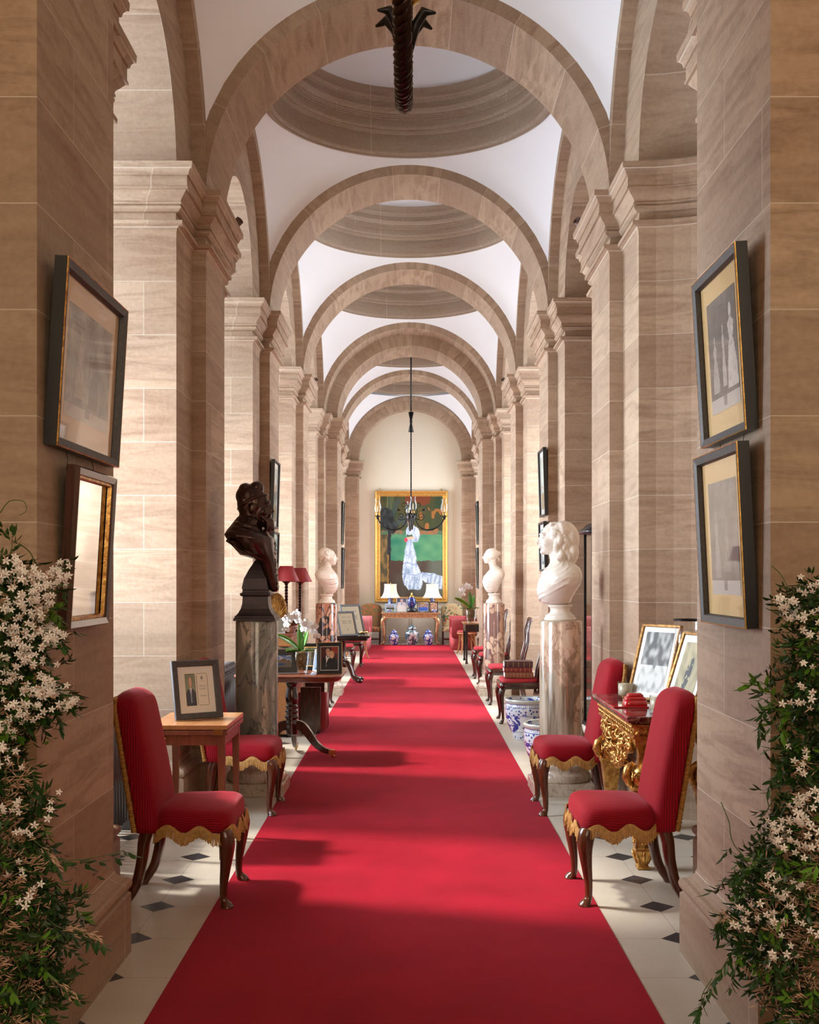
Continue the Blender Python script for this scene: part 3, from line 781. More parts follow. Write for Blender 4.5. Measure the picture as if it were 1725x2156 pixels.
# ------------------------------------------------------------------ frames
def art(fn, nu, nv, w_, h_, name, rough=.5):
    """picture surface: a grid painted by fn(u,v) (u across, v up) in the plane x (width), z (height), facing -y"""
    me_b = MB(); me_b.grid(lambda u, v: (-w_ / 2 + u * w_, 0, v * h_), nu, nv, None, False)
    m = bpy.data.materials.get('picture_print_%d' % int(rough * 100))
    if not m:
        q = NT('picture_print_%d' % int(rough * 100)); at = q.n('ShaderNodeAttribute', attribute_name='paint'); q.l(at.outputs['Color'], q.p.inputs['Base Color']); q.set(Roughness=rough); m = q.m
    return me_b, m, fn
def put_art(fn, nu, nv, w_, h_, name, parent, loc, rough=.5, curve=None):
    b, m, f = art(fn, nu, nv, w_, h_, name, rough)
    o = b.build(name, m, parent); me = o.data
    ca = me.color_attributes.new('paint', 'FLOAT_COLOR', 'CORNER')
    for p in me.polygons:
        vs = [me.vertices[i].co for i in p.vertices]; cu = sum(v.x for v in vs) / 4 / w_ + .5; cv = sum(v.z for v in vs) / 4 / h_
        c = f(cu, cv)
        for li in p.loop_indices: ca.data[li].color = (c[0], c[1], c[2], 1)
    o.location = loc
    return o
def nz(x, y, z=0, s=1): return noise.noise(Vector((x * s, y * s, z)))
def C(r, g, b_): return srgb(r, g, b_)[:3]
def mixc(a, b_, t): t = max(0, min(1, t)); return tuple(x + (y - x) * t for x, y in zip(a, b_))
def el(u, v, cx, cy, rx, ry): return ((u - cx) / rx) ** 2 + ((v - cy) / ry) ** 2 < 1

def frame_ring(b, w_, h_, prof):
    """mitred picture moulding: prof list of (inset, y) from outer edge inwards; plane xz, z from 0"""
    R = []
    for ins, y in prof:
        R.append([(-w_ / 2 + ins, y, ins), (w_ / 2 - ins, y, ins), (w_ / 2 - ins, y, h_ - ins), (-w_ / 2 + ins, y, h_ - ins)])
    b.rings(R, True, False, None, False)
    return b

def picture(name, label, cat, w_, h_, border, depth, fmat, fn, nu, nv, loc, rz, tilt=0, mount=None, mountw=0, glass=True, group=None, lip=None, easel=False, roll=0, edge=None, artname='print'):
    t = thing(name, label, cat, loc, rz, group); t.rotation_euler = Matrix.Rotation(rz, 3, 'Z').to_4x4().to_euler()
    R_ = RZ(rz) @ RX(-tilt) @ RY(roll); t.rotation_euler = R_.to_euler()
    b = MB(); frame_ring(b, w_, h_, [(0, 0), (0, -depth), (border * .12, -depth - .002), (border * .85, -depth * .92), (border, -depth * .55), (border, 0)])
    b.build('frame', fmat, t)
    if edge:
        b = MB(); frame_ring(b, w_, h_, [(-.0008, -depth * .95), (-.0008, -depth - .001), (border * .05, -depth - .003), (border * .09, -depth - .0015)]); b.build('frame_edge', edge, t)
        b = MB(); frame_ring(b, w_, h_, [(-.0006, 0), (-.0006, -depth * .95)]); b.build('frame_side', M['black_frame'], t)
    b = MB(); b.box((0, -.003, h_ / 2), (w_ - .004, .006, h_ - .004)); b.build('backing', M['black_frame'], t)
    iw, ih = w_ - 2 * border, h_ - 2 * border; y = -depth * .45
    if mount:
        b = MB(); b.add([(-iw / 2, y, border), (iw / 2, y, border), (iw / 2, y, h_ - border), (-iw / 2, y, h_ - border)], [(0, 1, 2, 3)], None, False); b.build('mount', mount, t)
    aw, ah = iw - 2 * mountw, ih - 2 * mountw
    put_art(fn, nu, nv, aw, ah, artname, t, (0, y - .0015, border + mountw))
    if glass:
        b = MB(); b.add([(-iw / 2, y - .004, border), (iw / 2, y - .004, border), (iw / 2, y - .004, h_ - border), (-iw / 2, y - .004, h_ - border)], [(0, 1, 2, 3)], None, False); b.build('glass', M['pic_glass'], t)
    if easel:
        b = MB(); ang = tilt + .22
        L_ = h_ * .86; dy = math.sin(ang) * L_; b.add([(sx * w_ * q, y_ + o_, z_) for (y_, z_, q) in ((.004, L_ * .97, .08), (.004 + dy, .0 + math.tan(tilt) * dy * 0.0 + .004, .17)) for sx in (-1, 1) for o_ in (0, .004)], [(0, 1, 3, 2), (4, 6, 7, 5), (0, 2, 6, 4), (1, 5, 7, 3), (0, 4, 5, 1), (2, 3, 7, 6)], None, False)
        b.build('easel_leg', M['black_frame'], t)
    return t

def portrait(bgc, suit, skin=(214, 168, 140), hair=(150, 140, 130), shirt=(235, 235, 240), tie=(150, 165, 195), cx=.5, text=False):
    def f(u, v):
        c = mixc(C(*bgc), C(*[x * .8 for x in bgc]), v)
        if v < .52 and abs(u - cx) < .12 + .36 * min(1, (.55 - v) / .16) ** .6: c = C(*suit)
        if v < .56 and abs(u - cx) < (v - .18) * .30: c = C(*shirt)
        if v < .54 and v > .1 and abs(u - cx) < .035 + .02 * (v < .5): c = C(*tie)
        if el(u, v, cx, .62, .085, .09): c = C(*[x * .9 for x in skin])
        if el(u, v, cx, .76, .155, .165): c = C(*hair)
        if el(u, v, cx, .735, .14, .155): c = C(*skin)
        if el(u, v, cx - .05, .755, .022, .008) or el(u, v, cx + .05, .755, .022, .008): c = C(90, 70, 60)
        if el(u, v, cx, .66, .05, .008): c = C(170, 100, 90)
        return c
    return f

# memorial portrait in a black frame on the card table
pf = portrait((150, 160, 130), (45, 48, 62))
def memorial(u, v):
    c = C(232, 226, 210)
    if .06 < u < .46 and .05 < v < .95:
        c = C(60, 55, 50) if (u < .068 or u > .452 or v < .056 or v > .944) else pf((u - .06) / .40, (v - .05) / .90)
    if .51 < u < .95 and .05 < v < .95:
        ex, ey = min(u - .51, .95 - u), min(v - .05, .95 - v)
        if (ex < .014 or ey < .010 or ex + ey < .05): c = C(70, 68, 66) if ex + ey > .036 else C(232, 226, 210)
        if el(u, v, .73, .82, .05, .055) and nz(u * 60, v * 60) > -.25: c = C(120, 116, 112)
        for vv, hw in ((.735, .10), (.60, .14), (.555, .15), (.51, .13)):
            if abs(v - vv) < .007 and abs(u - .73) < hw and math.sin(u * 260) > -.5: c = C(140, 136, 130)
    return c
mt = picture('photo_frame', 'black framed portrait of a man in a suit beside a printed card, on card table', 'photo frame', .285, .335, .036, .022, M['grey_frame'], memorial, 120, 100,
        (-1.178, 6.38, .741), math.radians(34), .22, M['white_paper'], .030, easel=True)
tx = bpy.data.curves.new('lettering', 'FONT'); tx.body = 'Elizabeth R'; tx.size = .0085; tx.align_x = 'CENTER'; tx.extrude = .0001
to = bpy.data.objects.new('lettering', tx); COL.objects.link(to); to.parent = mt; to.location = (.038, -.0128, .128); to.rotation_euler = (PI / 2, 0, 0); to.data.materials.append(M['black_frame'])
bpy.context.view_layer.update(); lm = bpy.data.meshes.new_from_object(to.evaluated_get(bpy.context.evaluated_depsgraph_get()))
lo = bpy.data.objects.new('lettering', lm); COL.objects.link(lo); lo.parent = mt; lo.location = to.location; lo.rotation_euler = to.rotation_euler; bpy.data.objects.remove(to)

def engraving(seed, figs, dark=.35, low=.12, t0=(188, 184, 178), t1=(84, 79, 75)):
    def f(u, v):
        if v < low: 
            return C(196, 192, 186) if not (abs(u - .5) < .05 and v > low * .35) else C(120, 116, 112)
        k = .42 + .55 * nz(u * 5 + seed, v * 4, seed) + .25 * nz(u * 17, v * 15, seed) + dark * (abs(u - .5)) - .1 * v
        c = mixc(C(*t0), C(*t1), k + .18)
        for (cx, base, h_, w_, tone) in figs:
            if base < v < base + h_:
                q = (v - base) / h_; ww = w_ * interp([(0, 1), (.25, .92), (.50, .55), (.58, .34), (.66, .50), (.76, .58), (.80, .30), (.84, .14)], q)
                if q > .84: ww = w_ * .26 * math.sqrt(max(0, 1 - ((q - .91) / .09) ** 2))
                if abs(u - cx) < ww: c = mixc(C(*tone), C(80, 76, 72), .15 + .6 * nz(u * 40, v * 18, seed + 3))
        return c
    return f
# four engravings / mirror on the entrance walls (each leans out at the top)
RZL, RZR = PI / 2, -PI / 2
picture('framed_engraving', 'large dark-framed engraving in a wide gold mount, upper one on the left entrance wall', 'picture', .78, .625, .035, .045, M['grey_frame'], engraving(3, [(.30, .2, .6, .10, (190, 185, 175)), (.62, .15, .6, .12, (110, 100, 95)), (.45, .18, .5, .07, (170, 165, 160))], .1), 60, 60,
        (-1.188, 4.11, 1.985), RZL, -.06, plain('gold_card_mount', (0.80, 0.58, 0.36, 1), .6, var=.05, scale=3), .085, edge=M['gilt'])
M['gold_mount'] = bpy.data.materials['gold_card_mount']
M['gold_mount_bright'] = plain('yellow_gold_mount', (0.85, 0.58, 0.22, 1), .6, var=.05, scale=3)
picture('framed_engraving', 'framed engraving of a lady and two gentlemen, upper one on the right entrance wall', 'picture', .58, .63, .034, .042, M['grey_frame'], engraving(9, [(.22, .18, .50, .11, (190, 186, 180)), (.52, .20, .55, .07, (200, 196, 190)), (.80, .16, .72, .17, (225, 222, 215))], .2, t0=(110, 106, 104), t1=(52, 50, 50)), 70, 80,
        (1.188, 4.07, 2.045), RZR, -.06, M['gold_mount_bright'], .075, edge=M['gilt_bright'])
picture('framed_engraving', 'framed engraving in a gold mount with window glare, lower one on the right entrance wall', 'picture', .58, .63, .034, .042, M['grey_frame'], engraving(21, [(.25, .15, .6, .10, (165, 160, 155)), (.6, .2, .4, .12, (140, 136, 130))], .0, t0=(140, 134, 124), t1=(62, 58, 54)), 70, 80,
        (1.188, 4.07, 1.375), RZR, -.05, M['gold_mount_bright'], .075, edge=M['gilt_bright'])
t = thing('wall_mirror', 'narrow dark-framed mirror with a beaded gilt inner edge, lower on the left entrance wall', 'mirror', (-1.188, 4.11, 1.365)); t.rotation_euler = (RZ(RZL) @ RX(.06)).to_euler()
b = MB(); frame_ring(b, .50, .57, [(0, 0), (0, -.03), (.008, -.045), (.03, -.04), (.036, -.026), (.036, 0)]); b.build('frame', M['mahog'], t)
b = MB(); frame_ring(b, .434, .504, [(-.002, -.026), (0, -.034), (.008, -.034), (.012, -.02)]); b.build('inner_edge', M['gilt'], t).location = (0, 0, .033)
M['mirror'] = plain('old_mirror_glass', (0.80, 0.78, 0.74, 1), .04, 1.0, var=.05, scale=6)
b = MB(); b.box((0, -.012, .285), (.43, .01, .50)); b.build('mirror_glass', M['mirror'], t)
for (x, y, z0, z1) in ((-1.185, 3.95, 1.92, 1.99), (-1.185, 4.27, 1.92, 1.99), (1.185, 3.92, 1.99, 2.06), (1.185, 4.22, 1.99, 2.06)):
    b = MB(); b.tube([(x, y, z0), (x * .995, y + .004, (z0 + z1) / 2), (x, y, z1)], .0012, 5)
    props(b.build('hanging_wire', M['iron']), 'thin dark wire linking the upper and lower pictures on the %s entrance wall' % ('left' if x < 0 else 'right'), 'wire', 'picture wires on the %s wall' % ('left' if x < 0 else 'right'))
# pictures hung on the further pillars
def small_print(seed, tones):
    def f(u, v):
        k = nz(u * 6 + seed, v * 6, seed) + .5 * nz(u * 15, v * 15, seed)
        return mixc(C(*tones[0]), C(*tones[1]), .5 + k) if v > .3 else mixc(C(*tones[2]), C(*tones[1]), .4 + k)
    return f
for side, y, z, h_, lab, tn_ in (
    (-1, 11.50, 2.04, .68, 'tall narrow dark-framed picture, upper of two on the left pillar behind the bronze bust', ((190, 200, 195), (120, 125, 110), (150, 130, 90))),
    (-1, 11.50, 1.56, .44, 'dark-framed pale blue picture, lower of two on the left pillar behind the bronze bust', ((130, 170, 180), (160, 190, 185), (90, 120, 120))),
    (1, 11.50, 2.16, .68, 'tall narrow glazed picture, upper of two on the right pillar above the white marble bust', ((205, 215, 215), (160, 165, 150), (190, 150, 90))),
    (1, 11.50, 1.60, .50, 'dark-framed glazed picture, lower of two on the right pillar behind the white marble bust', ((120, 140, 140), (170, 180, 175), (90, 110, 120))),
    (-1, 22.78, 2.19, .86, 'black-framed picture high on the far left pillar, upper of two beside the pink sofa', ((90, 130, 170), (190, 190, 110), (70, 90, 110))),
    (-1, 22.78, 1.30, .82, 'black-framed picture on the far left pillar, lower of two beside the pink sofa', ((70, 110, 150), (170, 180, 170), (60, 80, 90))),
    (1, 22.78, 2.19, .86, 'black-framed picture high on the far right pillar, upper of two behind the white orchid', ((80, 130, 120), (120, 140, 90), (60, 80, 90))),
    (1, 22.78, 1.30, .82, 'black-framed picture on the far right pillar, lower of two behind the white orchid', ((110, 150, 130), (180, 150, 90), (60, 80, 90)))):
    wv = .48 if y < 15 else .55
    picture('framed_picture', lab, 'picture', wv, h_, .022, .035, M['black_frame'], small_print(z * 7 + side, tn_), 16, 20, (side * 1.393, y, z), RZL if side < 0 else RZR, -.03, M['white_paper'], .05)

# ------------------------------------------------------------------ marble pedestals and busts
def pedestal(name, label, x, y, r, h, mat, group=None):
    t = thing(name, label, 'pedestal', (x, y, 0), 0, group)
    b = MB(); b.box((0, 0, .044), (.43, .43, .088)); b.build('plinth', M['plinth_marble'], t, bevel=.004)
    b = MB(); b.lathe([(.208, .088), (.213, .10), (.214, .118), (.210, .135), (.203, .145), (.195, .150), (.186, .165), (.187, .180), (.194, .190), (.194, .205), (.189, .215), (.180, .222), (r + .012, .235), (r + .004, .26)], 56)
    b.build('moulded_base', M['plinth_marble'], t)
    b = MB(); b.lathe([(r, .25), (r, h - .012), (r - .003, h - .004), (r - .008, h)], 64); o = b.build('shaft', mat, t)
    m_ = o.modifiers.new('e', 'EDGE_SPLIT'); m_.split_angle = math.radians(40)
    return t
pedestal('marble_pedestal', 'polished grey-green veined marble column pedestal under the bronze bust', -1.088, 8.13, .152, 1.232, M['marble_green'])
pedestal('marble_pedestal', 'cream and brown streaked marble column pedestal under the long-haired white bust', 1.100, 8.13, .152, 1.232, M['marble_brown'])
pedestal('marble_pedestal', 'dark orange and black breccia marble column pedestal under the pinkish bust on the left', -1.088, 14.80, .143, 1.195, M['breccia'])
pedestal('marble_pedestal', 'pale pink breccia marble column pedestal under the bust with pinned-up hair', 1.108, 14.80, .140, 1.195, M['breccia_pale'])

def head(b, c, s=1.0, nose=1.0, beard=False, tilt=0.0):
    """head facing +x, c = centre of skull"""
    Mh = T(*c) @ RY(tilt) @ S(s, s, s)
    b.ball((-.012, 0, .022), (.098, .077, .098), Mh, 22)
    b.ball((.030, 0, -.020), (.068, .063, .088), Mh, 20)      # face
    b.ball((.052, 0, -.078), (.036, .040, .030), Mh, 14)      # jaw and chin
    b.ball((.078, 0, -.088), (.018, .022, .018), Mh, 12)
    b.ball((.066, 0, .030), (.030, .054, .020), Mh, 12)       # brow
    b.tube([(.088, 0, .018), (.100, 0, -.002), (.116 * nose, 0, -.024), (.108, 0, -.032)], [.009, .0105, .0135, .010], 8, M=Mh)
    for s_ in (-1, 1):
        b.ball((.096, s_ * .011, -.030), (.010, .008, .007), Mh, 8)
        b.ball((.080, s_ * .030, .008), (.012, .016, .009), Mh, 10)   # eye
        b.tube([(.094, s_ * .008, .032), (.090, s_ * .030, .036), (.074, s_ * .050, .028)], [.007, .008, .006], 6, M=Mh)
        b.ball((.055, s_ * .046, -.030), (.028, .020, .026), Mh, 10)  # cheek
        b.ball((-.008, s_ * .076, -.010), (.020, .010, .030), Mh, 10) # ear
    b.ball((.098, 0, -.050), (.010, .021, .0055), Mh, 8); b.ball((.096, 0, -.060), (.011, .019, .007), Mh, 8)
    return Mh

def locks(b, Mh, n, seed, region, length, rad, wave):
    rnd = random.Random(seed)
    for i in range(n):
        a = lerp(region[0], region[1], (i + rnd.random() * .6) / n); e = rnd.uniform(.2, 1.2)
        p = Vector((-.012 + .098 * math.cos(a) * math.cos(e * .6), .080 * math.sin(a) * math.cos(e * .5), .03 + .085 * math.sin(e)))
        pts = [p]
        L = length * rnd.uniform(.75, 1.1)
        for k in range(1, 9):
            q = k / 8; pts.append(Vector((p.x + (-.012 - p.x) * .0 - .02 * q + wave * math.sin(q * 14 + i), p.y * (1.02 + .15 * q), p.z - L * q)) + Vector((0, wave * math.cos(q * 13 + i * 2), 0)))
        b.tube(pts, [rad * (1 - .45 * k / 8) for k in range(9)], 7, M=Mh)

def drape(b, folds, rad):
    for pts in folds: 
        P = catmull(pts, 5); b.tube(P, [rad * (.6 + .5 * math.sin(PI * i / (len(P) - 1))) for i in range(len(P))], 8)

def torso(b, rows, k=1.0):
    b.rings([superring(rx * k, ry * k, z, 40, 2.3, cx=cx * k) for z, cx, rx, ry in rows], True, True)

def folds(b, rows, n, z0, z1, sag, rad, seed, a0=-1.9, a1=1.9, skew=0.0):
    rnd = random.Random(seed)
    for k in range(n):
        zb = lerp(z0, z1, k / (n - 1)); pts = []; sh = rnd.uniform(-.25, .25)
        for i in range(25):
            q = i / 24; a = lerp(a0, a1, q); z = zb + sag * (1 - math.cos(a * .75 + sh)) + skew * a * .03 + .004 * math.sin(a * 5 + k); z = min(max(z, rows[0][0]), rows[-1][0])
            cx = interp([(r[0], r[1]) for r in rows], z); rx = interp([(r[0], r[2]) for r in rows], z); ry = interp([(r[0], r[3]) for r in rows], z)
            pts.append((cx + rx * math.cos(a), ry * math.sin(a), z))
        b.tube(pts, [rad * (.35 + .65 * math.sin(PI * i / 24)) * rnd.uniform(.8, 1.1) for i in range(25)], 7)

def socle(b, z0, z1, r):
    h = z1 - z0
    b.lathe([(r, z0), (r * 1.03, z0 + h * .06), (r * 1.03, z0 + h * .14), (r * .95, z0 + h * .20), (r * .93, z0 + h * .24), (r * .95, z0 + h * .30), (r * .82, z0 + h * .36), (r * .66, z0 + h * .50), (r * .62, z0 + h * .68), (r * .66, z0 + h * .8), (r * .76, z0 + h * .86), (r * .78, z0 + h * .93), (r * .72, z0 + h)], 40)

# white bust with long wavy hair, turned to the corridor
t = thing('marble_bust', 'white marble bust with long wavy hair on the cream brown column', 'bust', (1.097, 8.13, 1.232), PI)
b = MB(); socle(b, 0, .115, .112); b.build('socle', M['statuary'], t)
b = MB(); Mh = head(b, (.045, 0, .585), 1.05)
b.tube([(.03, 0, .52), (.012, 0, .45), (-.005, 0, .38)], [.060, .064, .085], 16)
TR1 = [(.12, .03, .085, .10), (.13, .03, .105, .12), (.16, .035, .118, .145), (.21, .025, .135, .18), (.26, .005, .148, .212), (.31, -.008, .146, .222), (.345, -.015, .136, .212), (.38, -.02, .115, .175), (.405, -.015, .092, .125), (.43, -.005, .072, .085), (.455, .005, .058, .062)]; torso(b, TR1)
for s_ in (-1, 1): b.ball((.075, s_ * .07, .255), (.075, .075, .07), None, 18)
b.lathe([(.05, .10), (.075, .13), (.10, .2)], 20, T(.01, 0, 0))
b.ball((-.055, 0, .585), (.085, .088, .115), None, 20); b.ball((-.075, 0, .49), (.06, .095, .09), None, 18); locks(b, Mh, 18, 4, (PI * .45, PI * 1.55), .235, .030, .010); locks(b, Mh, 10, 8, (PI * .35, PI * .75), .12, .017, .010); locks(b, Mh, 10, 9, (PI * 1.25, PI * 1.65), .12, .017, .010)
b.ball((-.02, 0, .62), (.106, .088, .098), None, 20)
folds(b, TR1, 7, .15, .29, .10, .012, 3, skew=1.0); folds(b, TR1, 4, .30, .36, .07, .011, 5, -1.7, 1.7)
o = b.build('figure', M['statuary'], t, remesh=.0055, smoothmod=2)

# female bust with hair pinned up
t = thing('marble_bust', 'pale marble bust of a woman with pinned-up curly hair on the pink breccia column', 'bust', (1.108, 14.80, 1.195), PI)
b = MB(); socle(b, 0, .13, .105); b.build('socle', M['statuary'], t)
b = MB(); Mh = head(b, (.045, 0, .615), .88); 
b.tube([(.03, 0, .56), (.010, 0, .48), (-.01, 0, .40)], [.047, .048, .065], 16)
TR2 = [(.13, .02, .055, .07), (.15, .025, .075, .095), (.20, .03, .10, .13), (.25, .02, .122, .155), (.30, .0, .135, .175), (.345, -.02, .125, .175), (.375, -.028, .10, .15), (.40, -.025, .072, .10), (.43, -.01, .05, .055)]; TR2 = [(z * 1.13, c_, r1_, r2_) for z, c_, r1_, r2_ in TR2]; torso(b, TR2)
for s_ in (-1, 1): b.ball((.06, s_ * .055, .285), (.06, .06, .055), None, 16)
rnd = random.Random(2)
for i in range(46):
    a = rnd.uniform(0, 2 * PI); e = rnd.uniform(-.1, 1.4); p = Vector((-.02 + .088 * math.cos(a) * math.cos(e), .075 * math.sin(a) * math.cos(e), .02 + .085 * math.sin(e)))
    if p.x > .05 and p.z < .05: continue
    b.ball(tuple(p), rnd.uniform(.014, .022), Mh, 8)
b.ball((-.02, 0, .035), (.100, .084, .085), Mh, 20); b.ball((-.115, 0, .04), (.045, .045, .04), Mh, 14); b.tube([(-.09, .05, .0), (-.12, .02, -.04), (-.13, 0, -.07)], .012, 6, M=Mh)
folds(b, TR2, 7, .16, .30, .09, .012, 13, skew=-1.2); folds(b, TR2, 2, .33, .35, .05, .010, 15, -1.6, 1.6)
b.build('figure', M['statuary'], t, remesh=.007, smoothmod=2)

# warm toned bust on the left
t = thing('marble_bust', 'pinkish marble bust with curled side locks and draped cloak on the orange breccia column', 'bust', (-1.085, 14.80, 1.195), 0)
b = MB(); socle(b, 0, .12, .110); b.build('socle', M['statuary_warm'], t)
b = MB(); Mh = head(b, (.03, 0, .60), .95)
b.tube([(.02, 0, .54), (.0, 0, .46), (-.01, 0, .38)], [.05, .05, .075], 16)
TR3 = [(.12, .03, .05, .06), (.14, .035, .07, .085), (.19, .045, .09, .12), (.24, .03, .115, .155), (.30, .0, .140, .195), (.35, -.015, .145, .20), (.385, -.02, .12, .17), (.41, -.015, .09, .12), (.44, -.005, .06, .065)]; TR3 = [(z * 1.09, c_, r1_, r2_) for z, c_, r1_, r2_ in TR3]; torso(b, TR3)
b.ball((-.025, 0, .64), (.096, .082, .092), None, 18)
locks(b, Mh, 12, 14, (PI * .4, PI * 1.6), .14, .018, .009)
folds(b, TR3, 8, .15, .34, .08, .014, 23, skew=1.8)
b.build('figure', M['statuary_warm'], t, remesh=.007, smoothmod=2)

# bronze bust of a bearded man in a soft cap, on its own bronze stand
t = thing('bronze_bust', 'dark bronze bust of a bearded man in a soft cap, on a grey-green marble column', 'bust', (-1.088, 8.13, 1.232), 0)
b = MB()
b.rings([[(a * w2 + x0, c * w2, z) for a, c in ((-1, -1), (1, -1), (1, 1), (-1, 1))] for z, w2, x0 in ((0, .148, 0), (.018, .148, 0), (.022, .140, 0), (.034, .140, 0), (.04, .130, 0), (.055, .118, 0), (.085, .102, 0), (.12, .093, 0), (.165, .090, 0), (.172, .090, 0), (.178, .104, 0), (.190, .108, 0), (.196, .108, 0), (.200, .094, 0), (.215, .090, 0), (.222, .092, 0), (.228, .092, 0))], True, True, None, False)
b.rings([[(a * w2 + x0, c * w2 * .8, z) for a, c in ((-1, -1), (1, -1), (1, 1), (-1, 1))] for z, w2, x0 in ((.228, .095, -.005), (.30, .080, -.005), (.36, .055, 0), (.43, .022, .01), (.50, .008, .015))], True, True, None, False)
b.build('socle', M['bronze_socle'], t)
b = MB(); Mh = head(b, (-.015, 0, .815), 1.15, .96, tilt=.03)
b.tube([(-.04, 0, .76), (-.06, 0, .70), (-.07, 0, .64)], [.078, .092, .12], 16)
b.ball((-.045, 0, .80), (.088, .085, .10), None, 18)
# soft cap in two lobes with a seam across, pulled low over the nape
b.ball((-.050, 0, .895), (.104, .098, .088), None, 24, RY(-.05)); b.ball((-.085, 0, .85), (.058, .090, .115), None, 20)
b.ball((-.082, 0, .945), (.050, .078, .045), None, 16); b.ball((.000, 0, .955), (.052, .066, .048), None, 16, RY(.25))
for s_ in (-1, 1):
    b.tube(catmull([(-.02, s_ * .100, .86), (-.035, s_ * .088, .92), (-.040, s_ * .05, .965), (-.042, 0, .975)], 4), .007, 6)
b.tube(catmull([(.078, 0, .902), (.055, .062, .900), (-.01, .100, .875), (-.09, .09, .83), (-.135, 0, .80), (-.09, -.09, .83), (-.01, -.100, .875), (.055, -.062, .900), (.078, 0, .902)], 4), .009, 8)
rnd = random.Random(6)
b.ball((.055, 0, .725), (.048, .058, .055), None, 14); b.ball((.088, 0, .69), (.040, .050, .055), None, 14)
for i in range(34):
    y = rnd.uniform(-.058, .058); x0 = .104 - abs(y) * .7
    b.tube([(x0 - .02, y, .745), (x0 + .012, y + .006 * math.sin(i), .71), (x0 + .016, y * .85 + .006 * math.cos(i), .68), (x0 + .026 + rnd.uniform(-.035, .006), y * .7, .655 - rnd.uniform(0, .022))], [.008, .010, .009, .004], 6)
for s_ in (-1, 1): b.tube([(.100, s_ * .010, .760), (.098, s_ * .032, .748), (.085, s_ * .048, .722)], [.007, .009, .006], 6)
# cape over the shoulders, then the narrow stole running down to a point
torso(b, [(.205, .128, .018, .03), (.22, .122, .032, .05), (.30, .105, .045, .075), (.40, .085, .058, .11), (.44, .060, .080, .14), (.47, .010, .128, .18), (.51, -.010, .142, .205), (.55, -.022, .152, .222), (.59, -.045, .172, .23), (.615, -.070, .160, .225), (.65, -.080, .130, .185), (.685, -.078, .105, .14), (.72, -.062, .096, .105), (.745, -.060, .078, .085)])
rnd = random.Random(16)
for k, (zz, dz) in enumerate(((.70, .0), (.665, .0), (.63, .01))):
    P = catmull([(-.155 - .02 * k, 0, zz), (-.12 - .02 * k, .12 + .03 * k, zz - .01), (-.02, .145 + .03 * k, zz - .035), (.06 + .01 * k, .07 + .02 * k, zz - .09), (.095 + .008 * k, 0, zz - .135), (.06 + .01 * k, -.07 - .02 * k, zz - .09), (-.02, -.145 - .03 * k, zz - .035), (-.12 - .02 * k, -.12 - .03 * k, zz - .01), (-.155 - .02 * k, 0, zz)], 5)
    b.tube(P, .016, 8)
for s_ in (-1, 1):
    b.tube(catmull([(-.19, s_ * .13, .60), (-.13, s_ * .215, .60), (-.02, s_ * .205, .585), (.06, s_ * .14, .52), (.10, s_ * .09, .43), (.13, s_ * .05, .32), (.145, s_ * .02, .22)], 6), .014, 8)
    b.tube(catmull([(-.20, s_ * .10, .57), (-.15, s_ * .20, .545), (-.10, s_ * .205, .50), (-.02, s_ * .18, .47), (.05, s_ * .13, .43)], 5), .010, 8)
for i in range(120):
    z = rnd.uniform(.23, .56); y = rnd.uniform(-1, 1); cx = interp([(.22, .15), (.30, .148), (.40, .140), (.47, .134), (.56, .128)], z); b.ball((cx, y * .05, z), rnd.uniform(.005, .009), None, 6)
b.build('figure', M['bronze'], t, remesh=.0048, smoothmod=1)
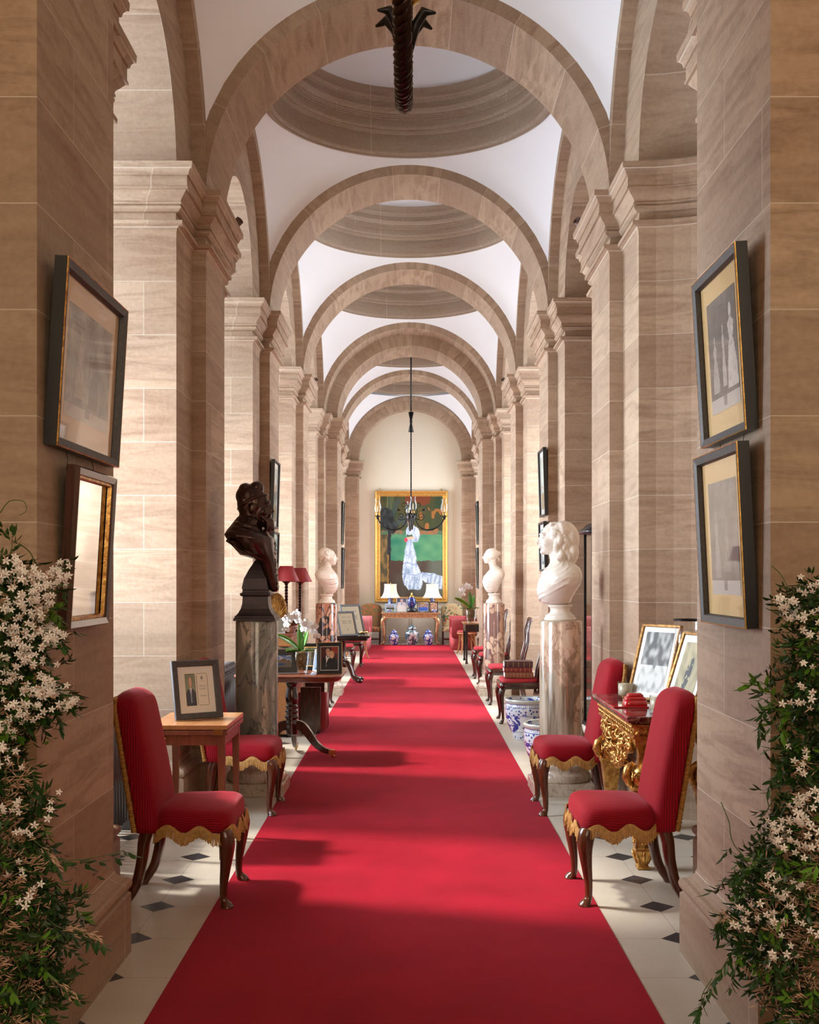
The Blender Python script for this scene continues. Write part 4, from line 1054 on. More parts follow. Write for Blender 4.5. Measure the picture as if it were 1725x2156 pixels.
# ------------------------------------------------------------------ gilt console with red marble top (right, in front of the niche)
def gilt_console(label, loc, rz, L, D, H):
    """local: front faces +x, length along y, back at x=0"""
    t = thing('console_table', label, 'console table', loc, rz)
    b = MB(); R = []
    for z, g in [(H - .040, -.022), (H - .034, -.010), (H - .022, -.004), (H - .012, 0), (H - .004, 0), (H, -.005)]:
        R.append([(0, -L / 2 - g, z), (D + g, -L / 2 - g, z), (D + g, L / 2 + g, z), (0, L / 2 + g, z)])
    b.rings(R, True, True, None, False); b.build('marble_top', M['red_marble'], t)
    b = MB(); l2 = L / 2 - .045; d = D - .045
    b.box((d / 2, 0, H - .085), (d, 2 * l2, .055))
    b.box((d / 2, 0, H - .052), (d + .03, 2 * l2 + .03, .014)); b.box((d / 2, 0, H - .116), (d + .016, 2 * l2 + .016, .012))
    rnd = random.Random(4)
    for i in range(30):
        y = -l2 + (i + .5) * 2 * l2 / 30; b.ball((d + .010, y, H - .060), (.010, .012, .008), None, 8)
        if i % 2: b.tube([(d + .006, y - .02, H - .10), (d + .014, y, H - .078), (d + .006, y + .02, H - .10)], .006, 6)
    for i in range(12):
        x = .02 + i * (d - .02) / 12
        for s_ in (-1, 1): b.tube([(x, s_ * (l2 + .004), H - .10), (x + .015, s_ * (l2 + .012), H - .078), (x + .03, s_ * (l2 + .004), H - .10)], .006, 6)
    b.build('frieze', M['gilt'], t)
    # carved hanging apron of scrolls and leaves
    b = MB(); rnd = random.Random(11)
    for i in range(90):
        u = rnd.uniform(-1, 1); y = u * l2 * .82; dep = .19 * (1 - abs(u) ** 1.6) + .05; z = H - .12 - rnd.uniform(0, dep)
        a = rnd.uniform(0, 2 * PI); r = rnd.uniform(.018, .034)
        pts = [(d - .01 + .02 * math.sin(k * .8), y + r * (1 - k / 14) * math.cos(a + k * .75), z + r * (1 - k / 14) * math.sin(a + k * .75)) for k in range(9)]
        b.tube(pts, [.010 - .0006 * k for k in range(9)], 5)
    for i in range(70):
        u = (i + .5) / 70 * 2 - 1; zz = H - .12 - .20 * (1 - abs(u) ** 1.6) - .02; b.ball((d - .005, u * l2 * .8, zz + .012 * math.sin(i * 1.3)), (.012, .014, .016), None, 7)
    b.grid(lambda u, v: (d - .022, (u * 2 - 1) * l2 * .82, H - .115 - v * (.17 * (1 - abs(u * 2 - 1) ** 1.6) + .03)), 24, 5)
    b.build('carved_apron', M['gilt'], t)
    for sy in (-1, 1):
        for x in (d - .055, .07):
            y = sy * (l2 - .055); b = MB(); w_ = lambda r: [(x + a * r, y + c * r) for a, c in ((-1, -1), (1, -1), (1, 1), (-1, 1))]
            prof = [(0, .030), (.012, .034), (.02, .026), (.03, .024), (.085, .042), (.10, .046), (.108, .040), (.118, .044), (.19, .044), (.20, .038), (.205, .032), (.40, .052), (.41, .060), (.425, .060), (.435, .05)]
            b.rings([[(px, py, z) for px, py in w_(r)] for z, r in prof], True, True, None, False)
            b.rings([[(px, py, z) for px, py in w_(r)] for z, r in [(.54, .030), (.56, .026), (.60, .022), (.64, .030), (.655, .045), (.665, .048), (.69, .048), (H - .118, .05)]], True, True, None, False)
            # bulb with side volutes
            b.ball((x, y, .49), (.062, .066, .066), None, 16)
            for dx, dy in ((.062, 0), (-.062, 0), (0, .066), (0, -.066)):
                ox, oy = (0, 1) if dx else (1, 0)
                for s2 in (-1, 1):
                    pts = []
                    for k in range(14):
                        rr = .034 * (1 - k / 16); a = k * .62
                        pts.append((x + dx * .95 + ox * s2 * (.024 + rr * math.cos(a)) , y + dy * .95 + oy * s2 * (.024 + rr * math.cos(a)), .49 + rr * math.sin(a)))
                    b.tube(pts, .006, 5)
            for s2 in (-1, 1):
                b.tube([(x + s2 * .045, y, .56), (x + s2 * .078, y, .53), (x + s2 * .088, y, .49), (x + s2 * .068, y, .45), (x + s2 * .05, y, .44)], [.016, .022, .024, .020, .012], 8)
                b.tube([(x, y + s2 * .045, .56), (x, y + s2 * .078, .53), (x, y + s2 * .090, .49), (x, y + s2 * .068, .45), (x, y + s2 * .05, .44)], [.016, .022, .024, .020, .012], 8)
            # leaf collar above the foot, rosette panel
            for k in range(8):
                a = k * PI / 4; b.tube([(x + .028 * math.cos(a), y + .028 * math.sin(a), .03), (x + .044 * math.cos(a), y + .044 * math.sin(a), .07), (x + .054 * math.cos(a), y + .054 * math.sin(a), .10)], [.008, .011, .004], 6)
            for k in range(6):
                a = k * PI / 3
                for dx, dy in ((.044, 0), (0, -.044), (0, .044)):
                    ox, oy = (0, 1) if dx else (1, 0)
                    b.ball((x + dx + ox * .014 * math.cos(a), y + dy + oy * .014 * math.cos(a), .155 + .014 * math.sin(a)), (.009, .009, .009), None, 6)
            b.build('leg', M['gilt'], t)
    return t
# (console back stands against the mouth of the niche)
gilt_console('carved gilt console table with dark red marble top between the two right-hand red chairs', (1.66, 6.46, 0), PI, 1.16, .51, .816)
ZC = .816
def candle(label, loc, r=.047, h=.095):
    t = thing('glass_candle', label, 'candle', loc)
    b = MB(); b.lathe([(r, 0), (r, h), (r - .002, h), (r - .0025, .018), (0.0005, .018)], 36); b.build('glass_tumbler', M['glass'], t)
    b = MB(); b.lathe([(.0005, .020), (r - .004, .020), (r - .004, h - .012), (.0005, h - .014)], 32); b.build('wax', M['wax'], t)
    b = MB(); b.tube([(0, 0, h - .014), (.002, 0, h - .004)], .0012, 5); b.build('wick', M['black_frame'], t)
def at(x, y, Y): return CX + (x - PX) / F * Y, EYE - (y - PY) / F * Y
candle('ivory candle in a glass tumbler, the farther of two on the marble console', (at(1318, 0, 6.78)[0] , 6.78, ZC), .048, .10)
candle('ivory candle in a glass tumbler, the nearer of two on the marble console', (at(1387, 0, 6.02)[0], 6.02, ZC), .047, .098)
# red lidded dish on a flat tray
t = thing('red_lidded_dish', 'glossy red stepped lidded dish with a flat red tray between the two candles', 'dish', (1.270, 6.34, ZC), .0)
b = MB(); b.box((-.02, 0, .004), (.20, .12, .008)); b.build('tray', M['red_lacquer'], t, bevel=.003)
b = MB(); 
for z0, z1, wx, wy, k in ((.008, .040, .066, .052, .94), (.040, .060, .060, .046, .80), (.060, .078, .046, .034, .72)):
    b.rings([superring(wx, wy, z0, 28, 5, cx=.01), superring(wx, wy, z0 + (z1 - z0) * .45, 28, 5, cx=.01), superring(wx * k, wy * k, z1, 28, 5, cx=.01)], True, True)
b.build('lid', M['red_lacquer'], t)
picture('standing_picture', 'engraving of a seated lady in gilt frame on the marble console behind the candles', 'picture frame', .31, .46, .016, .022, M['gilt_dark'],
        lambda u, v: mixc(C(205, 205, 200), C(70, 70, 70), (.5 + .9 * nz(u * 7, v * 7, 2) + (.3 if v > .45 else -.45)) if not el(u, v, .52, .5, .06, .12) else .8), 60, 80,
        (1.420, 6.66, ZC), math.radians(-56), .30, M['white_paper'], .03, easel=True)
picture('standing_picture', 'print of an officer in a thin bronze frame at the near end of marble console', 'picture frame', .30, .44, .015, .020, M['gilt_dark'],
        lambda u, v: mixc(C(190, 178, 140), C(60, 66, 68), 1.2 if el(u - .18 * (v - .5), v, .5, .45, .14, .3) and nz(u * 12, v * 12, 5) > -.25 else .25 + .4 * nz(u * 5, v * 5)), 60, 80,
        (1.490, 6.18, ZC), math.radians(-70), .34, M['white_paper'], .04, easel=True)
# hurricane lamp
t = thing('hurricane_lamp', 'clear glass hurricane candle holder with a dark rim at the back of the marble console', 'candle holder', (1.60, 6.42, ZC))
b = MB(); b.lathe([(.06, 0), (.06, .01), (.02, .02), (.014, .05), (.018, .12), (.014, .18), (.03, .20), (.045, .21)], 28); b.build('stand', M['iron'], t)
b = MB(); b.lathe([(.035, .21), (.06, .24), (.075, .30), (.078, .36), (.070, .40), (.074, .46), (.082, .485)], 36, cap=False); b.build('glass_chimney', M['glass'], t)
b = MB(); b.lathe([(.082, .480), (.085, .485), (.082, .490), (.080, .485), (.082, .480)], 36, cap=False); b.build('rim', M['iron'], t)
b = MB(); b.lathe([(.024, .21), (.024, .42), (.001, .42)], 20); b.build('candle', M['wax'], t)

# ------------------------------------------------------------------ radiators in the left window recesses
def radiator(label, loc, L, group='radiators under the garden windows'):
    t = thing('radiator', label, 'radiator', loc, 0, group)
    b = MB(); n = int(L / .06)
    for i in range(n):
        y = -L / 2 + (i + .5) * L / n
        for x in (-.05, .05): b.tube([(x, y, .08), (x, y, .72)], .020, 8)
        b.tube([(-.05, y, .70), (-.03, y, .76), (.03, y, .76), (.05, y, .70)], .022, 8); b.tube([(-.05, y, .10), (.05, y, .10)], .022, 8)
    b.build('columns', M['rad'], t)
    for y in (-L / 2 + .05, L / 2 - .05):
        b = MB(); b.box((0, y, .035), (.12, .03, .07)); b.build('foot', M['rad'], t)
radiator('grey column radiator behind the near left red chair', (-1.75, 6.45, 0), 1.0)
radiator('grey column radiator in the recess beyond the bronze bust', (-1.62, 9.75, 0), 1.0)
# small tin chest glimpsed behind the near left chair back
t = thing('red_cabinet', 'slim red-brown cabinet glimpsed beside the near left red chair back', 'cabinet', (-1.72, 5.78, 0))
b = MB(); b.box((0, 0, .35), (.25, .24, .70)); b.build('body', M['mahog_top'], t, bevel=.006)
b = MB(); b.box((.128, 0, .37), (.012, .20, .60)); d_ = b.build('door', M['mahog_red'], t, bevel=.003)
b = MB(); b.ball((.145, .07, .42), .014, None, 10); b.build('knob', M['brass'], d_)

# ------------------------------------------------------------------ spotlights on the capitals
def spot(x, y, z, lab):
    t = thing('spotlight', lab, 'spotlight', (x, y, z), 0, 'small brown spotlights on the capitals')
    b = MB(); s_ = -1 if x < 0 else 1
    b.tube([(0, 0, -.09), (0, 0, -.02)], .008, 6); b.build('bracket', M['iron'], t)
    b = MB(); b.lathe([(.020, -.07), (.031, -.062), (.032, .055), (.027, .055), (.026, -.04)], 20, RY(s_ * -.95) @ RX(.5), cap=False)
    b.rings([[(p[0], p[1], p[2]) for p in [(RY(s_ * -.95) @ RX(.5)) @ Vector((.0315 * math.cos(a * PI / 8), .0315 * math.sin(a * PI / 8), -.06)) for a in range(16)]], [((RY(s_ * -.95) @ RX(.5)) @ Vector((.001, 0, -.061))) for a in range(16)]], True, False)
    b.build('housing', plain('brown_spotlight_tin', (0.10, 0.045, 0.03, 1), .35, .3) if 'spot' not in M else M['spot'], t)
for sx, y, lab in ((-1, 8.72, 'small brown cylinder spotlight on the first left capital'), (1, 8.72, 'small brown cylinder spotlight on the first right capital'),
                   (-1, 15.74, 'small brown cylinder spotlight on the third left capital'), (1, 15.74, 'small brown cylinder spotlight on the third right capital')):
    spot(sx * 1.335, y, 4.265, lab)

# ------------------------------------------------------------------ blue and white jardinieres
def jardiniere(label, x, y, r, h):
    t = thing('porcelain_jardiniere', label, 'planter', (x, y, 0), 0, 'blue and white porcelain fish bowls')
    b = MB(); b.lathe([(r * .58, 0), (r * .60, .012), (r * .66, h * .12), (r * .84, h * .35), (r * .955, h * .58), (r * .985, h * .74), (r * .95, h * .86), (r * .925, h * .90), (r * .97, h * .93), (r * 1.0, h * .965), (r * .985, h), (r * .90, h * .99), (r * .87, h * .93), (r * .88, h * .7), (r * .5, h * .12), (.01, h * .1)], 64)
    b.build('bowl', M['jardin'], t)
    b = MB(); b.lathe([(r * .925, h * .895), (r * .975, h * .93), (r * 1.006, h * .966), (r * .99, h * 1.006), (r * .89, h * .996)], 64, cap=False); b.build('rim', M['celadon'], t)
def jardin_mat():
    m = NT('fish_bowl_porcelain'); ob = m.coords('Object'); sp = m.n('ShaderNodeSeparateXYZ'); m.l(ob, sp.inputs[0])
    ang = m.math('ARCTAN2', sp.outputs[1], sp.outputs[0]); z = sp.outputs[2]
    W, B = (0.66, 0.70, 0.72, 1), (0.025, 0.05, 0.27, 1)
    n = m.noise(ob, 11, 5, .65, 1.0)
    scene_ = m.ramp(n, [(.52, (0, 0, 0, 1)), (.55, (1, 1, 1, 1))])
    vo = m.n('ShaderNodeTexVoronoi'); vo.inputs['Scale'].default_value = 34; m.l(ob, vo.inputs['Vector'])
    lace = m.ramp(vo.outputs['Distance'], [(.25, (1, 1, 1, 1)), (.45, (.15, .15, .15, 1))])
    def band(a, b_): return m.math('MULTIPLY', m.math('GREATER_THAN', z, a), m.math('LESS_THAN', z, b_))
    f = m.mix(band(.235, .315), scene_, lace); f = m.mix(band(.0, .075), f, lace)
    dots = m.math('MULTIPLY', m.math('GREATER_THAN', m.math('SINE', m.math('MULTIPLY', ang, 70)), 0), m.math('GREATER_THAN', m.math('SINE', m.math('MULTIPLY', z, 520)), 0))
    f = m.mix(band(.315, .340), f, m.mix(dots, (0, 0, 0, 1), (1, 1, 1, 1)))
    for zz in (.232, .312, .078, .342): f = m.mix(band(zz, zz + .004), f, (1, 1, 1, 1))
    m.color(m.mix(f, W, B)); m.set(Roughness=.1); m.p.inputs['Coat Weight'].default_value = .6
    return m.m
M['jardin'] = jardin_mat()
jardiniere('blue and white porcelain floor bowl, the farther one beneath the chair with books', 1.135, 10.75, .225, .385)
jardiniere('blue and white porcelain floor bowl, the nearer one just past the cream marble pedestal', 1.135, 8.98, .222, .385)

# ------------------------------------------------------------------ mahogany dining chairs with red seats (both sides)
def dining_chair(label, loc, rz):
    t = thing('dining_chair', label, 'chair', loc, rz, 'dark mahogany chairs with red drop-in seats')
    b = MB(); R = []
    for z, g in [(.425, 1), (.445, 1.0), (.462, .97), (.470, .85), (.474, .5), (.475, .05)]: R.append(superring(.20 * g, .225 * g, z, 36, 6, tap=.08))
    b.rings(R, True, True); b.build('seat', M['redplain'], t)
    b = MB(); b.rings([superring(.222, .245, z, 36, 8, tap=.08) for z in (.365, .43)], True, True); b.build('seat_rail', M['mahog'], t)
    for sy in (-1, 1):
        P, Rr = cabriole(.37, 1.0, .85, .028, (.9, .4 * sy)); b = MB(); b.tube([(p.x + .19, p.y + sy * .215, p.z) for p in P], Rr, 8); b.build('leg', M['mahog'], t)
        b = MB(); b.tube(catmull([(-.20, sy * .19, .38), (-.205, sy * .19, .2), (-.25, sy * .19, 0)], 5), .017, 8); b.build('leg', M['mahog'], t)
        b = MB(); b.tube(catmull([(-.20, sy * .19, .38), (-.215, sy * .195, .55), (-.262, sy * .205, .75), (-.268, sy * .20, .90), (-.300, sy * .17, 1.02)], 6), .017, 8, flat=.8); b.build('back_post', M['mahog'], t)
    b = MB(); b.tube(catmull([(-.298, -.18, 1.01), (-.305, -.08, 1.035), (-.300, 0, 1.02), (-.305, .08, 1.035), (-.298, .18, 1.01)], 6), .018, 8); b.build('crest_rail', M['mahog'], t)
    b = MB(); R = []
    for z, w_, x in ((.43, .05, -.205), (.55, .045, -.212), (.66, .085, -.235), (.76, .10, -.258), (.86, .06, -.266), (.95, .07, -.280), (1.02, .08, -.298)):
        R.append([(x - .006, -w_, z), (x + .006, -w_, z), (x + .006, w_, z), (x - .006, w_, z)])
    b.rings(R, True, True, None, True); b.build('splat', M['mahog'], t)
    return t
dc = dining_chair('dark mahogany chair with a stack of leather books on its red seat, right side', (1.17, 12.06, 0), PI)
for lab, loc, rz in (('dark mahogany chair with an empty red seat in front of the pink breccia pedestal', (1.17, 13.78, 0), PI),
                     ('dark mahogany chair just beyond the pink breccia pedestal, mostly hidden behind it', (1.18, 15.95, 0), PI),
                     ('dark mahogany chair with red seat between the pink pedestal and the small far orchid table', (1.18, 17.25, 0), PI),
                     ('dark mahogany chair whose slim legs show under the round-cornered table, left side', (-1.14, 13.55, 0), 0),
                     ('dark mahogany chair beyond the left black table, in front of the pink sofa', (-1.03, 19.45, 0), 0),
                     ('dark mahogany chair half hidden behind the left black document table', (-1.10, 17.95, 0), 0)):
    dup(dc, loc, rz, lab)
def book(label, loc, rz, w_, d, h, col, group, bands=5):
    """lying book: spine faces local -x ... length along y"""
    t = thing('book', label, 'book', loc, rz, group)
    b = MB(); b.box((0, 0, .003), (d, w_, .006)); b.box((0, 0, h - .003), (d, w_, .006)); 
    b.rings([[(-d / 2 + .004 + o, y, z) for z, o in ((.0, .0), (.006, -.006), (h / 2, -.010), (h - .006, -.006), (h, 0), (h - .003, .006), (.003, .006))] for y in (-w_ / 2, w_ / 2)], True, True, None, False)
    b.build('cover', col, t, bevel=.001)
    b = MB(); b.box((.001, 0, h / 2), (d - .012, w_ - .010, h - .010)); b.build('pages', M['white_paper'], t)
    b = MB()
    for i in range(bands):
        y = -w_ / 2 + (i + .6) * w_ / (bands + .2); b.box((-d / 2 - .0065, y, h / 2), (.004, .003, h * .82))
    b.build('gilt_bands', M['gilt_bright'], t)
    return t
M['lea_dark'] = leather('dark_plum_leather', (0.075, 0.022, 0.028, 1)); M['lea_red'] = leather('red_leather', (0.22, 0.02, 0.02, 1)); M['lea_brown'] = leather('red_brown_leather', (0.24, 0.075, 0.045, 1))
# spines toward the camera (-y): book length along x
book('thick dark plum leather book on top of the pile on the chair', (1.155, 12.0, .475 + .110), PI / 2, .30, .23, .066, M['lea_dark'], 'leather books stacked on the chair')
book('red leather book in the middle of the pile on the chair', (1.150, 12.0, .475 + .062), PI / 2 , .295, .23, .047, M['lea_red'], 'leather books stacked on the chair', 6)
book('brown-red leather book at the bottom of the pile on the chair', (1.160, 12.0, .476), PI / 2, .30, .24, .059, M['lea_brown'], 'leather books stacked on the chair', 8)

# glass display case with black cap in the right-hand recess
t = thing('glass_display_case', 'tall narrow glass case with a black curved cap behind the long-haired marble bust', 'display case', (1.70, 9.38, 0))
b = MB()
for sx in (-1, 1):
    for sy in (-1, 1): b.box((sx * .20, sy * .20, 1.10), (.022, .022, 1.60))
b.box((0, 0, .31), (.44, .44, .03)); b.build('frame', M['iron'], t)
for k, (x, y, w_, d) in enumerate(((-.2, 0, .002, .38), (.2, 0, .002, .38), (0, -.2, .38, .002), (0, .2, .38, .002))):
    b = MB(); b.box((x, y, 1.10), (w_, d, 1.56)); b.build('pane', M['glass'], t)
b = MB(); b.rings([superring(r, r, z, 32, 5) for z, r in ((1.90, .22), (1.905, .275), (1.925, .27), (1.95, .235), (1.985, .20), (2.01, .13), (2.02, .05))], True, True); b.build('cap', M['black_frame'], t)
b = MB(); b.rings([superring(r, r, z, 32, 5) for z, r in ((0, .24), (.06, .24), (.10, .20), (.20, .19), (.24, .23), (.295, .24))], True, True); b.build('stone_foot', M['statuary'], t)
b = MB(); b.lathe([(.001, .33), (.09, .33), (.10, .36), (.05, .42), (.06, .9), (.09, 1.2), (.10, 1.5), (.06, 1.75), (.001, 1.76)], 24); b.build('stand', M['statuary_warm'], t)
# ------------------------------------------------------------------ round-cornered pedestal table with photographs (left)
t = thing('pedestal_table', 'mahogany round-cornered tripod table crowded with photographs and an orchid, beyond the bronze bust', 'table', (-1.0, 9.66, 0))
b = MB(); R = [superring(.455 + g, .43 + g, z, 60, 7) for z, g in ((.675, -.05), (.680, -.03), (.690, -.018), (.708, -.010), (.712, 0), (.724, 0), (.73, -.004))]
b.rings(R, True, True); b.build('table_top', M['mahog_red'], t)
b = MB(); b.lathe([(.10, .665), (.095, .66), (.055, .655), (.050, .645), (.056, .635), (.044, .62), (.040, .60), (.048, .56), (.055, .52), (.054, .49), (.044, .46), (.040, .45), (.052, .44), (.054, .43), (.042, .42), (.050, .405), (.058, .395), (.050, .38), (.044, .375), (.055, .36), (.062, .345), (.054, .33), (.046, .32), (.056, .31), (.056, .28), (.050, .26), (.050, .20), (.03, .19)], 36); b.build('turned_column', M['mahog'], t)
for a in (-8, 188, 90):
    a = math.radians(a); c, s_ = math.cos(a), math.sin(a)
    P = catmull([(.035 * c, .035 * s_, .275), (.09 * c, .09 * s_, .265), (.15 * c, .15 * s_, .20), (.21 * c, .21 * s_, .12), (.28 * c, .28 * s_, .07), (.35 * c, .35 * s_, .052)], 6)
    n_ = len(P); b = MB(); Rr = []
    for i, p in enumerate(P):
        q = i / (n_ - 1); hw = lerp(.024, .017, q); hh = lerp(.045, .018, q); ta = P[min(i + 1, n_ - 1)] - P[max(i - 1, 0)]; ta.normalize(); up = Vector((-s_, c, 0)).cross(ta) ; sd = Vector((-s_, c, 0))
        Rr.append([p + sd * hw + up * hh, p - sd * hw + up * hh, p - sd * hw - up * hh, p + sd * hw - up * hh])
    b.rings(Rr, True, True, None, False); lg = b.build('leg', M['mahog'], t, bevel=.006)
    b = MB(); e = P[-1]; b.box((e.x, e.y, e.z), (.05, .040, .040), rot=RZ(a)); b.tube([(e.x + .01 * c, e.y + .01 * s_, .035), (e.x + .01 * c, e.y + .01 * s_, .02)], .012, 8); b.lathe([(.001, -.008), (.016, -.006), (.016, .006), (.001, .008)], 16, T(e.x + .012 * c, e.y + .012 * s_, .017) @ RZ(a) @ RX(PI / 2)); b.build('caster', M['brass'], lg)
ZT = .73
def couple(u, v):
    c = mixc(C(40, 16, 12), C(150, 40, 20), 1.0 if (u > .6 and v > .7) else .2 + .3 * nz(u * 5, v * 5))
    if v < .55 and abs(u - .30) < .26 - (v - .3) * .2: c = C(24, 22, 26)
    if v < .62 and abs(u - (.40 - (v - .3) * .05)) < .10 and v > .05: c = C(228, 222, 212)
    if v < .5 and abs(u - .66) < .34 - max(0, v - .3) * .6: c = C(14, 12, 14)
    if el(u, v, .40, .82, .13, .14): c = C(120, 104, 92)
    if el(u, v, .41, .77, .115, .14): c = C(206, 142, 108)
    if el(u, v, .63, .66, .15, .17): c = C(196, 160, 110)
    if el(u, v, .62, .64, .11, .13): c = C(222, 160, 125)
    if abs(u - .40) < .05 and abs(v - .575) < .02: c = C(12, 10, 12)
    for cx, cy in ((.37, .785), (.45, .785), (.58, .66), (.66, .66)):
        if el(u, v, cx, cy, .016, .010): c = C(50, 30, 26)
    if el(u, v, .42, .715, .04, .012) or el(u, v, .62, .585, .04, .012): c = C(240, 225, 215)
    return c
def palace(u, v):
    c = mixc(C(150, 185, 225), C(40, 100, 180), (v - .45) * 1.6) if v > .45 else C(110, 112, 110)
    if v > .45 and nz(u * 4, v * 7, 1) > .18: c = mixc(c, C(225, 232, 240), .7)
    if .36 < v < .62 + .10 * (abs(u - .5) < .12) + .05 * math.sin(u * 40) and .12 < u < .95: c = C(140, 125, 105) if nz(u * 30, v * 30) > -.1 else C(90, 80, 70)
    if .18 < v < .34 and abs(u - .30) < .28 - abs(v - .24): c = C(30, 95, 170)
    return c
def family(u, v):
    c = mixc(C(190, 195, 195), C(140, 150, 140), nz(u * 4, v * 4) + .4)
    for cx in (.3, .55, .78):
        if v < .5 and abs(u - cx) < .13: c = C(60 + int(cx * 90), 70, 90)
        if el(u, v, cx, .6, .08, .11): c = C(205, 160, 135)
    return c
# x positions measured on the table top
picture('photo_frame', 'black framed photo of a smiling couple at the right end of the pedestal table', 'photo frame', .215, .265, .030, .014, M['black_frame'], couple, 60, 80, (-.660, 9.44, ZT), math.radians(-6), .20, M['white_paper'], .006, easel=True, edge=M['brass'], roll=-.03)
picture('photo_frame', 'silver-grey frame with a photo of a blue car before a palace, left of the orchid', 'photo frame', .25, .215, .012, .012, M['silver'], palace, 50, 50, (-1.045, 9.44, ZT), math.radians(10), .20, plain('pale_blue_mount', (0.72, 0.79, 0.82, 1), .6, var=.02), .045, easel=True, glass=False)
picture('photo_frame', 'thin framed blue photo turned sideways between the orchid glass and the couple photo', 'photo frame', .20, .19, .008, .014, M['silver'], small_print(4, ((40, 90, 160), (120, 160, 200), (30, 50, 80))), 20, 20, (-.775, 9.62, ZT), math.radians(-68), .14, M['white_paper'], .01, easel=True)
picture('photo_frame', 'slim dark frame seen edge-on just behind the couple photo', 'photo frame', .20, .19, .010, .014, M['black_frame'], small_print(8, ((60, 60, 70), (120, 120, 130), (30, 30, 40))), 10, 10, (-.735, 9.70, ZT), math.radians(-70), .12, M['white_paper'], .01, easel=True)
picture('photo_frame', 'black landscape frame with a gold inner line behind the orchid on the pedestal table', 'photo frame', .29, .23, .030, .014, M['black_frame'], small_print(12, ((90, 80, 50), (60, 60, 40), (40, 40, 30))), 24, 20, (-.800, 9.90, ZT + .0), math.radians(8), .16, M['brass'], .006, easel=True)
picture('photo_frame', 'cream mounted frame with two small photographs at the back left of the pedestal table', 'photo frame', .32, .215, .012, .012, M['oak'], lambda u, v: C(60, 90, 140) if (.05 < u < .42 and .1 < v < .8) or (.62 < u < .82 and .25 < v < .65) else C(214, 208, 190), 40, 30, (-1.085, 9.86, ZT), math.radians(6), .16, M['white_paper'], .02, easel=True)

def orchid(label, loc, s=1.0, seed=1, face=-PI / 2, nst=2, group='white orchids in glass pots', lean=1):
    t = thing('potted_orchid', label, 'orchid', loc, 0, group); rnd = random.Random(seed); t.scale = (s, s, s)
    b = MB(); b.lathe([(.048, 0), (.052, .006), (.062, .10), (.070, .185), (.0675, .185), (.059, .10), (.047, .012), (.001, .010)], 32); b.build('glass_pot', M['glass'], t)
    b = MB(); b.lathe([(.001, .06), (.030, .062), (.052, .10), (.058, .16), (.052, .182), (.03, .190), (.001, .192)], 24)
    for i in range(70):
        a = rnd.uniform(0, 2 * PI); z = rnd.uniform(.03, .19); r = .040 + z * .10; b.tube([(r * math.cos(a), r * math.sin(a), z), (r * math.cos(a + .3), r * math.sin(a + .3), z + rnd.uniform(-.03, .03)), ((r - .01) * math.cos(a + .6), (r - .01) * math.sin(a + .6), z + .01)], .004, 5)
    b.build('bark_and_roots', M['bark'], t)
    for i, (a, L, h, w_) in enumerate(((PI * 1.02, .22, .17, .034), (PI * .35, .10, .17, .030), (PI * .0, .04, .20, .032), (PI * 1.9, .12, .02, .022), (PI * 1.15, .13, .01, .024), (PI * .6, .05, .22, .028))):
        b = MB(); c, s_ = math.cos(a), math.sin(a)
        def fn(u, v, L=L, h=h, w_=w_, c=c, s_=s_):
            q = u; x = L * q; z = .185 + h * (1.25 * q - .45 * q * q if h > .1 and L > .15 else q if L < .12 else 1.2 * q * (1.3 - q)); ww = w_ * math.sin(PI * min(1, q * .86 + .10)) ** .8 * (v * 2 - 1)
            return (x * c - ww * s_, x * s_ + ww * c * .6, z + .010 * abs(v * 2 - 1) + (ww * .75 if L > .15 else 0))
        b.grid(fn, 14, 4); o = b.build('leaf', M['orchid_leaf'], t); m_ = o.modifiers.new('s', 'SOLIDIFY'); m_.thickness = .0025
    for k in range(nst):
        dx = (-.022, .020)[k % 2]; top = (.50, .43)[k % 2]; sd = (-1, 1)[k % 2]
        P = catmull([(dx, 0, .17), (dx + .004, .004, .32), (dx + .004 * sd, .0, top - .06), (dx + .03 * sd, -.01, top), (dx + .075 * sd, -.02, top - .03), (dx + .105 * sd, -.02, top - .12)], 8)
        b = MB(); b.tube(P, [.0038 - .002 * i / len(P) for i in range(len(P))], 6); b.build('flower_stem', M['stem'], t)
        nf = 10 if k == 0 else 8
        for i in range(nf):
            q = .46 + .52 * i / (nf - 1); p = P[int(q * (len(P) - 1))]; b = MB(); fa = face + rnd.uniform(-.7, .7)
            Mf = T(p.x + rnd.uniform(-.022, .022), p.y - .02 + rnd.uniform(-.015, .015), p.z + rnd.uniform(-.02, .012)) @ RZ(fa + PI / 2) @ RX(rnd.uniform(-.3, .3)) @ S(1, 1, 1)
            R_ = .045 * (1 - .25 * (i / nf))
            for j, (an, rl, rw) in enumerate(((0, 1.05, .95), (PI, 1.05, .95), (PI / 2, 1.0, .62), (PI * 1.22, .95, .55), (PI * 1.78, .95, .55))):
                def pf_(u, v, an=an, rl=rl, rw=rw):
                    l = R_ * rl * u; ww = R_ * rw * math.sin(PI * min(1, u * .92 + .06)) ** .7 * (v - .5) * 1.1
                    return (l * math.cos(an) - ww * math.sin(an), -.006 * math.sin(u * 3) + (.0008 * j), l * math.sin(an) + ww * math.cos(an))
                b.grid(pf_, 6, 4, Mf)
            b.ball((0, -.006, -.004), (.005, .006, .007), Mf, 8)
            b.build('flower', M['orchid_white'], t)
    return t
orchid('white orchid in a clear glass pot on the crowded pedestal table', (-.905, 9.50, ZT), 1.0, 3)

